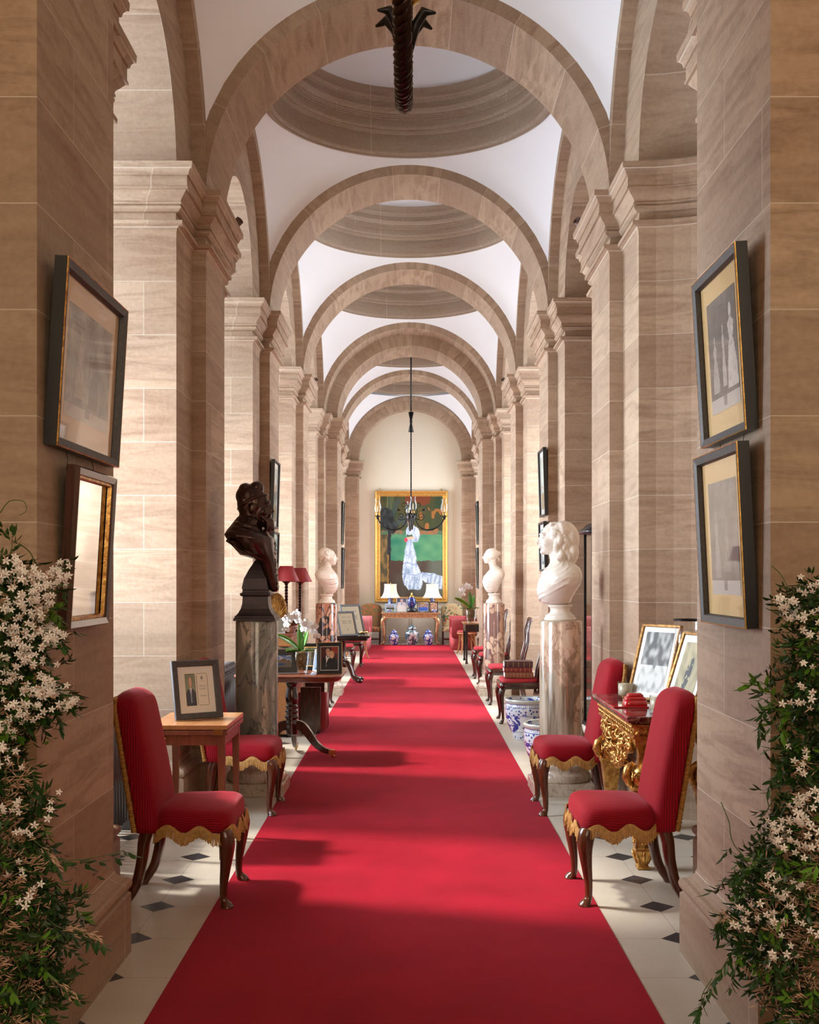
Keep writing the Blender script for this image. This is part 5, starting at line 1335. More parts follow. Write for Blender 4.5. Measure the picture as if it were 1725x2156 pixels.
# ------------------------------------------------------------------ writing desk behind, with the two red lamps
t = thing('writing_desk', 'tall honey-coloured wooden writing desk behind the pedestal table', 'desk', (-1.225, 11.36, 0))
b = MB(); b.box((0, 0, .50), (.21, 1.05, .94)); b.build('body', M['mahog_top'], t, bevel=.006)
b = MB(); b.box((0, 0, .985), (.24, 1.09, .03)); b.build('top', M['mahog_red'], t, bevel=.004)
for k in range(3):
    b = MB(); b.box((.108, 0, .26 + k * .26), (.012, .96, .22)); d_ = b.build('drawer', M['mahog_red'], t, bevel=.003)
    for y in (-.25, .25): b = MB(); b.ball((.122, y, .26 + k * .26), .014, None, 8); b.build('knob', M['brass'], d_)
ZD = 1.0
def twist_lamp(label, loc, h=.50, shade=(.066, .128, .150)):
    t = thing('table_lamp', label, 'lamp', loc, 0, 'twisted-stem lamps with red shades')
    b = MB(); b.lathe([(.07, 0), (.07, .012), (.05, .02), (.022, .035), (.018, .05)], 24)
    for k in range(2):
        b.tube([(.009 * math.cos(i * .55 + PI * k), .009 * math.sin(i * .55 + PI * k), .045 + i * (h - .075) / 80) for i in range(81)], .009, 7)
    b.lathe([(.018, h - .03), (.022, h - .02), (.045, h - .004), (.05, h)], 20); b.build('stem', M['mahog'], t)
    b = MB(); r0, r1, hh = shade; b.lathe([(r1, h), (r1, h + .002), (lerp(r1, r0, .5) - .002, h + hh * .5), (r0, h + hh)], 36, cap=False); o = b.build('lamp_shade', M['shade_red'], t); m_ = o.modifiers.new('s', 'SOLIDIFY'); m_.thickness = .002
twist_lamp('red-shaded lamp with a dark twisted stem, the nearer of the pair on the writing desk', (-1.205, 11.10, ZD))
twist_lamp('red-shaded lamp with a dark twisted stem, the farther of the pair on the writing desk', (-1.13, 11.70, ZD), .49, (.06, .128, .145))
t = thing('wooden_box', 'small dark red wooden box on the writing desk between the lamps', 'box', (-1.20, 11.40, ZD)); b = MB(); b.box((0, 0, .045), (.16, .14, .09)); b.build('body', M['mahog_red'], t, bevel=.004); b = MB(); b.box((0, 0, .098), (.17, .15, .016)); b.build('lid', M['mahog'], t, bevel=.003)
t = thing('wooden_box', 'low reddish inkstand box on the right of the writing desk top', 'box', (-1.165, 10.95, ZD)); b = MB(); b.box((0, 0, .03), (.12, .12, .06)); b.build('body', M['mahog_red'], t, bevel=.004); b = MB(); b.ball((0, 0, .075), (.02, .02, .02), None, 10); b.build('knob', M['brass'], t)
t = thing('carved_screen', 'carved brown shell-shaped ornament beside the bronze bust on the writing desk', 'ornament', (-1.29, 11.0, ZD))
b = MB(); b.rings([[(r * math.cos(a) * .55, .012 * (1 if s2 else -1), .20 + r * math.sin(a)) for a in [2 * PI * k / 28 for k in range(28)]] for s2 in (0, 1) for r in (.185,)], True, True); b.box((0, 0, .01), (.10, .06, .02))
for k in range(14): a = PI * k / 13; b.tube([(0, -.014, .12), (.10 * math.cos(a), -.016, .20 + .17 * math.sin(a))], .006, 5)
b.build('body', M['gilt'], t)
picture('photo_frame', 'white-edged photo of a smiling man outdoors, standing at the near edge of the writing desk', 'photo frame', .125, .145, .006, .008, M['white_paper'], portrait((200, 205, 205), (110, 100, 80), (205, 150, 125), (120, 80, 50), (110, 100, 80), (110, 100, 80)), 30, 34, (-1.255, 10.86, ZD), math.radians(8), .12, None, 0, easel=True)
for k in range(2):
    t = thing('magazine', 'pink and white magazine, %s one of the pair leaning on the writing desk edge' % ('upper' if k else 'lower'), 'magazine', (-1.155, 11.02 + k * .02, ZD + .012 + k * .022), 0, 'magazines on the writing desk'); t.rotation_euler = (0, -.30, .1)
    b = MB(); b.box((.05, 0, .008), (.22, .16, .014)); b.build('pages', M['white_paper'], t); b = MB(); b.box((.05, 0, .0165), (.222, .162, .003)); b.build('cover', M['pink_fabric'], t)
# large red ledgers standing on the floor beside the desk, carried by a low rack
t = thing('book_rack', 'low dark wooden book rack on the floor beside the writing desk', 'rack', (-.965, 11.32, 0))
b = MB(); b.box((0, 0, .03), (.20, .50, .02)); b.build('base', M['mahog'], t, bevel=.003)
for y in (-.24, .24):
    b = MB(); b.box((0, y, .24), (.20, .016, .44)); b.build('side', M['mahog'], t, bevel=.003)
for sx in (-.08, .08):
    for sy in (-.22, .22): b = MB(); b.lathe([(.012, 0), (.014, .02)], 10, c=(sx, sy, 0)); b.build('foot', M['mahog'], t)
for k, (y, h_, lab) in enumerate(((11.16, .36, 'tall worn crimson ledger, nearest of four standing in the low rack'), (11.24, .35, 'tall crimson ledger, second from the front in the low rack'), (11.33, .34, 'dark red ledger, third from the front in the low rack'), (11.42, .33, 'dark red ledger, farthest of four in the low rack'))):
    t = thing('ledger', lab, 'book', (-.955, y, .04), 0, 'large ledgers in the low rack'); b = MB()
    for dy in (-.030, .030): b.box((0, dy, h_ / 2), (.27, .006, h_))
    b.rings([[(.130 + o, yy, z) for yy, o in ((-.033, 0), (-.02, .010), (0, .013), (.02, .010), (.033, 0))] for z in (0, h_)], True, True); b.build('cover', M['crimson_fabric'] if k < 2 else M['lea_red'], t)
    b = MB(); b.box((-.004, 0, h_ / 2), (.255, .052, h_ - .012)); b.build('pages', M['wax'], t)

# ------------------------------------------------------------------ black document table further down the left
t = thing('pedestal_table', 'dark polished table with lion-paw feet holding framed documents, beyond the left breccia pedestal', 'table', (-.985, 16.50, 0))
b = MB(); b.box((0.02, 0, .688), (.80, 1.10, .028)); b.box((0.02, 0, .655), (.72, 1.0, .045)); b.build('table_top', M['black_wood'], t, bevel=.006)
b = MB(); b.lathe([(.07, .63), (.055, .60), (.05, .40), (.06, .36), (.075, .34), (.06, .30), (.07, .24), (.06, .22)], 28); b.build('column', M['mahog'], t)
for a in (-38, 38, 142, 218):
    a = math.radians(a); c, s_ = math.cos(a), math.sin(a)
    P = catmull([(.04 * c, .04 * s_, .28), (.10 * c, .10 * s_, .27), (.16 * c, .16 * s_, .19), (.21 * c, .21 * s_, .09), (.28 * c, .28 * s_, .045), (.33 * c, .33 * s_, .04)], 5)
    b = MB(); b.tube(P, [lerp(.042, .026, i / (len(P) - 1)) for i in range(len(P))], 8); b.ball((.34 * c, .34 * s_, .035), (.04, .035, .03), None, 10); b.build('leg', M['mahog'], t)
doc = lambda u, v: C(150, 132, 98) if not ((.2 < u < .8 and any(abs(v - q) < .012 for q in (.82, .7, .64, .58, .52)) and math.sin(u * 60) > -.2) or el(u, v, .5, .22, .04, .03)) else C(40, 34, 26)
picture('document_frame', 'black framed document, the nearer smaller one leaning on the dark left table', 'document frame', .30, .36, .028, .018, M['grey_frame'], doc, 30, 40, (-.86, 15.98, .702), math.radians(38), .32, easel=True, glass=False)
picture('document_frame', 'black framed document, the farther larger one leaning on the dark left table', 'document frame', .36, .45, .028, .018, M['grey_frame'], doc, 30, 40, (-.80, 16.45, .702), math.radians(38), .32, easel=True, glass=False)
t = thing('brass_inkstand', 'small metal instrument lying on the right corner of the dark document table', 'ornament', (-.665, 16.3, .702)); b = MB(); b.tube([(-.06, 0, .03), (.06, .02, .04)], .014, 10); b.build('barrel', M['brass'], t)
for x in (-.04, .045): b = MB(); b.tube([(x, .01, .035), (x, -.015, 0)], .005, 6); b.build('foot', M['iron'], t)

# ------------------------------------------------------------------ chandeliers
def chandelier(label, loc, rz, arm_m):
    t = thing('chandelier', label, 'chandelier', loc, rz, 'wrought-iron chandeliers with glass shades')
    # origin: arm bottom height is z=0, hub at .22
    b = MB(); rod = [(0, 0, .26), (0, 0, 3.1)]; n_ = 160
    for k in range(2): b.tube([(.006 * math.cos(i * .9 + PI * k), .006 * math.sin(i * .9 + PI * k), .26 + i * 1.75 / n_) for i in range(n_ + 1)], .0075, 6)
    b.tube([(0, 0, 2.0), (0, 0, 4.48)], .013, 8); b.build('rod', M['iron'], t)
    b = MB(); b.lathe([(.012, 1.555), (.03, 1.56), (.045, 1.555), (.018, 1.69), (.022, 1.715), (.028, 1.72), (.022, 1.725), (.018, 1.75), (.045, 1.87), (.030, 1.865), (.012, 1.83)], 10); b.build('collar', M['iron'], t)
    b = MB(); b.lathe([(.002, .16), (.03, .17), (.075, .175), (.08, .18), (.08, .255), (.075, .26), (.03, .27), (.012, .31)], 24); b.build('hub', M['iron'], t)
    for k in range(4):
        a = k * PI / 2; Mk = RZ(a); arm = MB()
        P = catmull([(.085, 0, .25), (.075, 0, .20), (.085, 0, .13), (.13, 0, .055), (.20, 0, .012), (.28, 0, .0), (.37, 0, .018), (.45, 0, .065), (.50, 0, .125), (.525, 0, .19), (.53, 0, .235)], 12)
        n_ = len(P); 
        for st in range(3):
            W = []
            for i in range(n_ * 4 - 4):
                q = i / 4; j = min(int(q), n_ - 2); p = P[j].lerp(P[j + 1], q - j); ta = (P[j + 1] - P[j]).normalized(); sd = Vector((0, 1, 0)); up = ta.cross(sd); ph = i * .30 + st * 2 * PI / 3
                W.append(Mk @ (p + (sd * math.cos(ph) + up * math.sin(ph)) * .0058))
            arm.tube(W, .0066, 6)
        ao = arm.build('arm', arm_m, t)
        # scrolls above the hub side
        b = MB(); sp = []
        for i in range(40):
            q = i / 39; r = .060 * (1 - q * .85); an = -PI / 2 + q * 2.6 * PI; sp.append(Mk @ Vector((.16 + r * math.cos(an), 0, .215 + r * math.sin(an))))
        b.tube([Mk @ Vector((.08, 0, .18))] + sp, .006, 6)
        sp = []
        for i in range(36):
            q = i / 35; r = .065 * (1 - q * .7); an = PI * 1.25 - q * 1.7 * PI; sp.append(Mk @ Vector((.115 + r * math.cos(an), 0, .385 + r * math.sin(an))))
        b.tube([Mk @ Vector((.09, 0, .26)), Mk @ Vector((.10, 0, .31))] + sp, .006, 6)
        for an in (.4, 0, -.5): b.tube([Mk @ Vector((.17, 0, .31)), Mk @ Vector((.195, .012 * (an or .3), .318 + .01 * an)), Mk @ Vector((.235 + .01 * an, 0, .325 + .035 * an))], [.004, .013, .002], 6)
        b.build('scroll', M['iron'], ao)
        # leafy cup, candle nozzle and glass shade
        b = MB()
        for j in range(6):
            an = j * PI / 3 + .1; c, s_ = math.cos(an), math.sin(an)
            b.tube([Mk @ Vector((.53 + .008 * c, .008 * s_, .165)), Mk @ Vector((.53 + .016 * c, .016 * s_, .200)), Mk @ Vector((.53 + .032 * c, .032 * s_, .220)), Mk @ Vector((.53 + .050 * c, .050 * s_, .214))], [.005, .008, .008, .002], 6)
        b.build('leaf_cup', M['iron'], ao)
        b = MB(); b.lathe([(.010, .235), (.024, .245), (.026, .26), (.014, .268), (.014, .285), (.001, .285)], 18, Mk @ T(.53, 0, 0)); b.build('candle_holder', M['brass'], ao)
        b = MB(); b.lathe([(.022, .262), (.050, .295), (.060, .335), (.058, .375), (.042, .43), (.036, .455), (.045, .485), (.052, .495)], 28, Mk @ T(.53, 0, 0), cap=False); b.build('glass_shade', M['shade_glass'], ao)
        b = MB(); b.lathe([(.009, .285), (.009, .375), (.004, .38), (.0005, .395)], 12, Mk @ T(.53, 0, 0)); b.build('candle', M['wax'], ao)
    return t
M['shade_glass'] = glass_mat('cut_glass_shade', (.93, .94, .96, 1))
o = chandelier('black wrought-iron chandelier with twisted arms and glass shades before the far painting', (.018, 21.16, 1.55 + (1213 - 1114) / F * 20.8), .06, M['iron']); o.scale = (1.18,) * 3
o = chandelier('rope-twisted bronze chandelier arm with leaf cup overhead, nearest the camera', (CX - .014, 1.40, 2.296), -.005, M['bronze_arm']); o.scale = (1.18,) * 3
# ------------------------------------------------------------------ the far end: painting, console, lamps, jars, chairs, sofas
def painting(u, v):
    u += .010 * nz(u * 22, v * 22, 1); v += .010 * nz(u * 18, v * 18, 4)
    c = mixc(C(64, 60, 34), C(52, 84, 62), .5 + 1.0 * nz(u * 4, v * 5, 3))
    if v > .66:                                   # hanging / foliage above
        k = nz(u * 7, v * 8, 7); c = mixc(C(78, 70, 36), C(40, 62, 40), .5 + k)
        if nz(u * 10, v * 10, 9) > .25: c = C(150, 96, 48) if u > .5 else C(58, 70, 66)
        if .40 < u < .80 and .93 < v + .02 * math.sin(u * 20): c = C(110, 52, 26)
        if .10 < u < .22: c = mixc(C(36, 70, 58), C(120, 110, 60), nz(u * 40, v * 3) + .4)
    elif v > .62: c = mixc(C(150, 96, 64), C(70, 110, 84), .5 + 1.5 * nz(u * 14, v * 12, 2))
    elif v > .36: c = mixc(C(40, 112, 88), C(96, 150, 104), u * .8 + .5 * nz(u * 6, v * 14, 4))
    else: c = mixc(C(66, 48, 40), C(92, 96, 84), u * 1.1 - .2 + .7 * nz(u * 5, v * 6, 5))
    if el(u, v, .10, .78, .12, .11) or el(u, v, .19, .70, .10, .07): c = mixc(C(18, 22, 26), C(52, 62, 66), .4 + nz(u * 20, v * 20))
    if .12 < u < .17 and .36 < v < .66: c = C(34, 38, 44)
    if u < .12 and .15 < v < .62: c = mixc(C(130, 104, 60), C(70, 64, 46), .5 + 1.6 * nz(u * 16, v * 14, 8))
    if .115 < u < .135 and v < .42: c = C(150, 108, 48)
    # figure: pale blue-white dress, widening in tiers to the floor, with a train to the right
    cx = .46 + .03 * (1 - v)
    hw = interp([(.08, .10), (.12, .15), (.20, .16), (.30, .130), (.33, .11), (.45, .085), (.55, .045), (.60, .05), (.66, .06), (.70, .03)], v)
    dress = abs(u - (cx + max(0, .33 - v) * .22)) < hw and .07 < v < .70
    tr = v < .24 and u > .55 and v > .05 and v < .26 - (u - .75) * .22 and v > .20 - (u - .55) * .30
    if dress or tr or el(u, v, .56, .62, .075, .075):
        c = mixc(C(204, 214, 226), C(124, 142, 170), .45 + 1.0 * nz(u * 30 - v * 6, v * 10, 6) + .5 * nz(u * 60, v * 50, 2))
        for q in (.225, .33): 
            if abs(v - q + .010 * math.sin(u * 26)) < .006: c = C(140, 156, 184)
    if el(u, v, .475, .735, .035, .032): c = C(214, 170, 146)
    if el(u, v, .468, .765, .042, .026): c = C(96, 64, 44)
    if el(u, v, .50, .70, .05, .022): c = C(226, 222, 206)
    if abs(u - .47 - (v - .6) * .3) < .045 and .59 < v < .62: c = C(60, 92, 60)
    if el(u, v, .49, .585, .06, .014): c = C(216, 170, 142)
    if el(u, v, .415, .565, .028, .020): c = C(204, 62, 84)
    return c
t = thing('oil_painting', 'tall gilt-framed oil painting of a lady in pale blue dress on the end wall', 'painting', (0, EW, 0))
x0, z0 = at(789.5, 1268, EW); x1, z1 = at(943.5, 1034, EW); W_, H_ = x1 - x0, z1 - z0; t.location = ((x0 + x1) / 2, EW - .01, z0)
b = MB(); frame_ring(b, W_, H_, [(0, 0), (0, -.05), (.018, -.075), (.04, -.065), (.055, -.045), (.10, -.050), (.112, -.030), (.125, -.025), (.125, 0)]); b.build('frame', M['gilt_bright'], t)
b = MB()
for i in range(46):
    for zz in (.072, H_ - .072): x = -W_ / 2 + .08 + i * (W_ - .16) / 45; b.tube([(x - .010, -.050, zz - .014), (x, -.060, zz), (x + .012, -.050, zz + .014)], .007, 5)
for i in range(70):
    for xx in (-W_ / 2 + .072, W_ / 2 - .072): z = .08 + i * (H_ - .16) / 69; b.ball((xx, -.052, z), (.016, .010, .011), None, 6)
b.build('carved_border', M['gilt_bright'], t)
o = put_art(painting, 130, 190, W_ - .25, H_ - .25, 'canvas', t, (0, -.018, .125), .35)
for x in (-W_ * .42, W_ * .42): b = MB(); b.tube([(x - .02, -.02, H_ + .05), (x, -.03, H_ + .02), (x, -.02, H_)], .008, 6); b.ball((x, -.03, H_ + .035), .016, None, 8); b.build('hanging_hook', M['brass'], t)

YT = 25.55; ZF = .735
t = thing('console_table', 'long pale gilt console table with claw feet under the lady painting', 'console table', (0.0, YT, 0))
b = MB(); b.box((0, 0, ZF - .012), (1.31, .46, .024)); b.build('top', M['gilt_pale'], t, bevel=.006)
b = MB(); b.box((0, 0, ZF - .075), (1.24, .42, .10))
for i in range(9):
    x = -.54 + i * .135; b.box((x, -.212, ZF - .075), (.10, .008, .016)); b.box((x + .0675, -.212, ZF - .075), (.022, .012, .05))
b.box((0, -.01, ZF - .030), (1.28, .44, .014)); b.box((0, -.01, ZF - .122), (1.26, .43, .012)); b.build('frieze', M['gilt_pale'], t)
for sx in (-1, 1):
    for y in (-.17, .17):
        P = catmull([(sx * .55, y, .62), (sx * .605, y - .01, .57), (sx * .622, y - .01, .50), (sx * .600, y, .35), (sx * .585, y, .20), (sx * .585, y, .10), (sx * .600, y - .01, .05), (sx * .63, y - .02, .03)], 6)
        b = MB(); b.tube(P, [interp([(0, .05), (.15, .052), (.35, .046), (.6, .028), (.8, .022), (1, .030)], i / (len(P) - 1)) for i in range(len(P))], 10)
        for k in (-1, 0, 1): b.tube([(sx * .61, y + k * .018, .045), (sx * .655, y + k * .028 - .01, .035), (sx * .675, y + k * .03 - .01, .008)], [.016, .015, .008], 6)
        for k in range(5): b.tube([(sx * .52, y, .62), (sx * (.56 + .012 * k), y - .03 + .012 * k, .575 - .012 * k), (sx * (.62), y - .035 + .015 * k, .50 - .01 * k)], .012, 5)
        b.build('leg', M['gilt_pale'], t)
def urn_lamp(label, x):
    t = thing('table_lamp', label, 'lamp', (x, YT + .02, ZF), 0, 'porcelain lamps with cream shades')
    b = MB(); b.lathe([(.06, 0), (.06, .01), (.055, .02), (.062, .06), (.066, .16), (.058, .22), (.052, .27), (.068, .34), (.066, .345), (.02, .35)], 28); b.build('base', M['bluewhite_jar'], t)
    b = MB(); R = []
    for z, r in ((.325, .232), (.335, .226), (.37, .195), (.42, .168), (.48, .150), (.55, .143), (.61, .142), (.635, .146)): R.append([(r * math.cos(a) * (1.0), r * math.sin(a), z) for a in [2 * PI * (k + .5) / 10 for k in range(10)]])
    b.rings(R, True, False, None, False); o = b.build('lamp_shade', M['shade_cream'], t); m_ = o.modifiers.new('s', 'SOLIDIFY'); m_.thickness = .003
    b = MB(); b.lathe([(.001, .64), (.008, .645), (.006, .66), (.001, .67)], 10); b.build('finial', M['brass'], t)
urn_lamp('cream-shaded porcelain lamp, the left one on the far gilt console', at(822.5, 0, YT)[0]); urn_lamp('cream-shaded porcelain lamp, the right one on the far gilt console', at(910.5, 0, YT)[0])
def far_frame(label, xa, xb, ya, mat, fn, mount=None, mw=0, bw=.02, y=YT - .13, tilt=.12):
    X0, Z0 = at(xa, 0, y)[0], 0; X1, Z1 = at(xb, ya, y); picture('photo_frame', label, 'photo frame', X1 - X0, Z1 - ZF, bw, .014, mat, fn, 30, 34, ((X0 + X1) / 2, y, ZF), 0, tilt, mount, mw, easel=True, group='photographs on the far console')
M['pale_blue'] = plain('pale_blue_frame', (0.20, 0.42, 0.52, 1), .4, var=.05)
far_frame('pale blue framed photo, leftmost on the far gilt console', 811, 833.5, 1271, M['pale_blue'], lambda u, v: C(150, 150, 160) if v > .55 else (C(60, 60, 50) if v > .3 else C(150, 150, 110)), M['white_paper'], .012, .018)
far_frame('silver framed photo of a white-haired person above a white card on the far console', 835, 857, 1259, M['silver'], lambda u, v: C(225, 222, 218) if v < .46 else portrait((100, 110, 140), (210, 210, 215), (230, 180, 165), (225, 225, 220))(u, (v - .46) / .54), None, 0, .016)
far_frame('black framed landscape photo, right of the dark vase on the far console', 878.5, 904, 1266, M['black_frame'], lambda u, v: C(180, 150, 60) if (v > .8 and abs(u - .4) < .2) else (C(60, 100, 190) if v < .45 else mixc(C(200, 180, 180), C(120, 90, 90), nz(u * 6, v * 6) + .5)), M['silver'], .014, .018)
far_frame('small black framed photo, rightmost on the far gilt console', 904.5, 922.5, 1267, M['black_frame'], lambda u, v: mixc(C(220, 190, 150), C(120, 50, 50), .5 + nz(u * 7, v * 7)), None, 0, .018)
def small_bowl(label, px):
    t = thing('porcelain_bowl', label, 'bowl', (at(px, 0, YT - .19)[0], YT - .19, ZF), 0, 'small bowls on the far console')
    b = MB(); b.lathe([(.03, 0), (.03, .008), (.045, .03), (.065, .062), (.062, .062), (.042, .032), (.001, .014)], 28); b.build('bowl', M['bluewhite_jar'], t)
small_bowl('small blue and white bowl in front of the pale blue photo frame', 820); small_bowl('small blue and white bowl in front of the rightmost small photo', 915)
t = thing('porcelain_dish', 'small flat white dish lying before the landscape photo on the far console', 'dish', (at(890, 0, YT - .2)[0], YT - .20, ZF)); b = MB(); b.lathe([(.04, 0), (.06, .012), (.056, .013), (.001, .005)], 24); b.build('dish', M['celadon'], t)
t = thing('porcelain_vase', 'dark blue polychrome lidded vase in the middle of the far gilt console', 'vase', (at(867, 0, YT - .1)[0], YT - .10, ZF))
b = MB(); b.lathe([(.10, 0), (.12, .02), (.125, .06), (.09, .09), (.085, .10)], 28); b.build('stand', M['black_frame'], t)
M['imari'] = bluewhite_mat('imari_porcelain', (0.012, 0.025, 0.14, 1), (0.55, 0.45, 0.36, 1), 13, .44)
b = MB(); b.lathe([(.06, .10), (.095, .18), (.105, .26), (.085, .31), (.055, .335), (.06, .34)], 32); b.build('body', M['imari'], t)
b = MB(); b.lathe([(.064, .34), (.05, .37), (.02, .385), (.015, .40), (.022, .415), (.01, .44), (.001, .445)], 24); b.build('lid', M['brass'], t)

def jar(label, pxc, w_px, ytop, mat, y=25.30):
    X, _ = at(pxc, 0, y); r = w_px / 2 / F * y; h = EYE - (ytop - PY) / F * y
    t = thing('lidded_jar', label, 'jar', (X, y, 0.0035), 0, 'porcelain lidded jars under the far console')
    b = MB(); b.lathe([(r * .66, 0), (r * .68, .01), (r * .74, h * .12), (r * .95, h * .38), (r, h * .50), (r * .92, h * .62), (r * .62, h * .70), (r * .56, h * .73), (r * .57, h * .76)], 36); b.build('body', mat, t)
    b = MB(); b.lathe([(r * .66, h * .755), (r * .68, h * .77), (r * .60, h * .84), (r * .35, h * .90), (r * .12, h * .92), (r * .10, h * .94), (r * .16, h * .97), (r * .05, h), (.001, h)], 32); b.build('lid', mat, t)
jar('blue and white lidded jar, left of three under the far console', 830, 22, 1325, M['bluewhite_jar'])
jar('larger green-tinged lidded jar in the middle under the far console', 867.5, 30, 1314, M['famille'])
jar('blue and white lidded jar, right of three under the far console', 902, 22, 1324, M['bluewhite_jar'])

def tapestry_mat(name, base, seed):
    m = NT(name); v = m.coords('Object', loc=(seed, 0, seed)); vo = m.n('ShaderNodeTexVoronoi'); vo.inputs['Scale'].default_value = 26; m.l(v, vo.inputs['Vector'])
    sp = m.n('ShaderNodeSeparateColor'); m.l(vo.outputs['Color'], sp.inputs[0])
    c = m.ramp(sp.outputs[0], [(0, base), (.45, base), (.46, (0.42, 0.10, 0.04, 1)), (.62, (0.06, 0.12, 0.10, 1)), (.75, (0.09, 0.12, 0.03, 1)), (.88, (0.30, 0.12, 0.08, 1)), (.9, base)], 'CONSTANT')
    c = m.mix(m.ramp(m.noise(v, 6, 3), [(.42, (0, 0, 0, 1)), (.55, (1, 1, 1, 1))]), base, c); m.color(c); m.set(Roughness=.9); return m.m
M['tap_dark'] = tapestry_mat('dark_floral_tapestry', (0.22, 0.11, 0.035, 1), 3); M['tap_pale'] = tapestry_mat('cream_figured_tapestry', (0.50, 0.38, 0.20, 1), 7)
def tapestry_chair(label, x, mat):
    t = thing('tapestry_chair', label, 'chair', (x, 25.55, 0), 0, 'needlework-covered chairs at the end wall')
    b = MB(); b.rings([superring(.225 * g, .22 * g, z, 32, 5) for z, g in ((.30, .98), (.33, 1), (.37, 1), (.395, .96), (.405, .8), (.41, .3))], True, True); b.build('seat', mat, t)
    b = MB(); R = []
    for i in range(19):
        v = i / 18; z = lerp(.40, .925, v); w_ = .215 + .03 * math.sin(v * 2.6); top = max(0, (v - .80) / .20); w_ *= math.sqrt(max(.02, 1 - top ** 2.4 * .85)); R.append([(cx * w_, .17 + .03 * v + d, z) for cx, d in ((-1, -.012), (-.95, -.038), (-.5, -.045), (.5, -.045), (.95, -.038), (1, -.012), (.95, .015), (-.95, .015))])
    b.rings(R, True, True); b.build('backrest', mat, t)
    for sx in (-1, 1):
        for y in (-.17, .19): b = MB(); b.box((sx * .21, y, .15), (.035, .035, .30)); b.build('leg', M['black_wood'], t)
    b = MB(); b.box((0, -.17, .13), (.40, .02, .03)); b.build('stretcher', M['black_wood'], t)
tapestry_chair('dark brown tapestry chair left of the far gilt console', at(782.5, 0, 25.5)[0] - .02, M['tap_dark']); tapestry_chair('cream tapestry chair with figures right of the far gilt console', at(950.5, 0, 25.5)[0] + .02, M['tap_pale'])

def sofa(label, side, mat, y0=23.35, y1=25.2, xi=.86):
    """settee against the side wall facing the corridor"""
    t = thing('sofa', label, 'sofa', (side * 1.12, (y0 + y1) / 2, 0)); L = y1 - y0
    b = MB(); b.rings([superring(.26, L / 2 - .02, z, 40, 8) for z in (.0, .30)], True, True, None); b.build('skirted_base', mat, t)
    b = MB(); b.rings([superring(.25 * g, (L / 2 - .16) * g, z, 40, 8) for z, g in ((.30, .98), (.33, 1), (.40, 1), (.43, .95), (.44, .6))], True, True); b.build('seat_cushion', mat, t)
    for sy in (-1, 1):
        b = MB(); b.rings([[(x_, sy * (L / 2 - .08) + dy, z) for dy, z in ((-.08, .28), (-.08, .50), (-.11, .56), (-.09, .63), (-.0, .665), (.07, .64), (.10, .57), (.08, .50), (.07, .28))] for x_ in (-.25, .27)][::1], True, True); b.build('arm', mat, t)
    b = MB(); b.box((side * .19, 0, .48), (.12, L - .04, .46)); b.build('backrest', mat, t, bevel=.05)
sofa('pink upholstered sofa against the left wall near the end of the corridor', -1, M['pink_fabric'])
sofa('crimson upholstered sofa against the far right wall behind the orchid table', 1, M['crimson_fabric'], 23.5, 25.2)

# small dark table with orchid, bentwood chair (far right)
t = thing('side_table', 'small very dark square-legged table under the far right orchid', 'table', (1.19, 20.35, 0))
b = MB(); b.box((0, 0, .705), (.48, .95, .022)); b.build('table_top', M['mahog_top'], t, bevel=.003); b = MB(); b.box((0, 0, .63), (.42, .88, .13)); b.build('apron', M['black_wood'], t)
for sx in (-1, 1):
    for sy in (-1, 1):
        b = MB(); b.rings([[(sx * .19 + a * r, sy * .42 + c * r, z) for a, c in ((-1, -1), (1, -1), (1, 1), (-1, 1))] for z, r in ((0, .028), (.03, .020), (.06, .016), (.57, .022))], True, True, None, False); b.build('leg', M['black_wood'], t)
orchid('tall white orchid in a glass pot on the small dark table, far right', (1.09, 20.15, .716), 1.35, 9, nst=1)
def bentwood(label, x, y, rz):
    t = thing('bentwood_chair', label, 'chair', (x, y, 0), rz, 'pale bentwood stools near the far end')
    b = MB(); b.lathe([(.001, .475), (.17, .472), (.195, .46), (.20, .445), (.19, .43), (.001, .43)], 32); b.build('seat', M['shade_red'], t)
    b = MB(); b.lathe([(.185, .40), (.20, .40), (.20, .43), (.185, .43), (.185, .40)], 32, cap=False); b.build('seat_ring', M['oak'], t)
    for k in range(4):
        a = PI / 4 + k * PI / 2; c, s_ = math.cos(a), math.sin(a); b = MB(); b.tube(catmull([(.17 * c, .17 * s_, .43), (.175 * c, .175 * s_, .25), (.20 * c, .20 * s_, .08), (.24 * c, .24 * s_, 0)], 5), .015, 8); b.build('leg', M['oak'], t)
        a2 = a + PI / 2; b = MB(); b.tube(catmull([(.175 * c, .175 * s_, .22), (.10 * (c + math.cos(a2)), .10 * (s_ + math.sin(a2)), .40), (.175 * math.cos(a2), .175 * math.sin(a2), .22)], 6), .008, 6); b.build('brace', M['oak'], t)
bentwood('pale bentwood stool with a round red seat before the crimson sofa', at(985, 0, 22.2)[0], 22.45, .2)
bentwood('pale bentwood stool half hidden before the pink sofa, far left', at(752, 0, 21.3)[0], 21.25, .5)
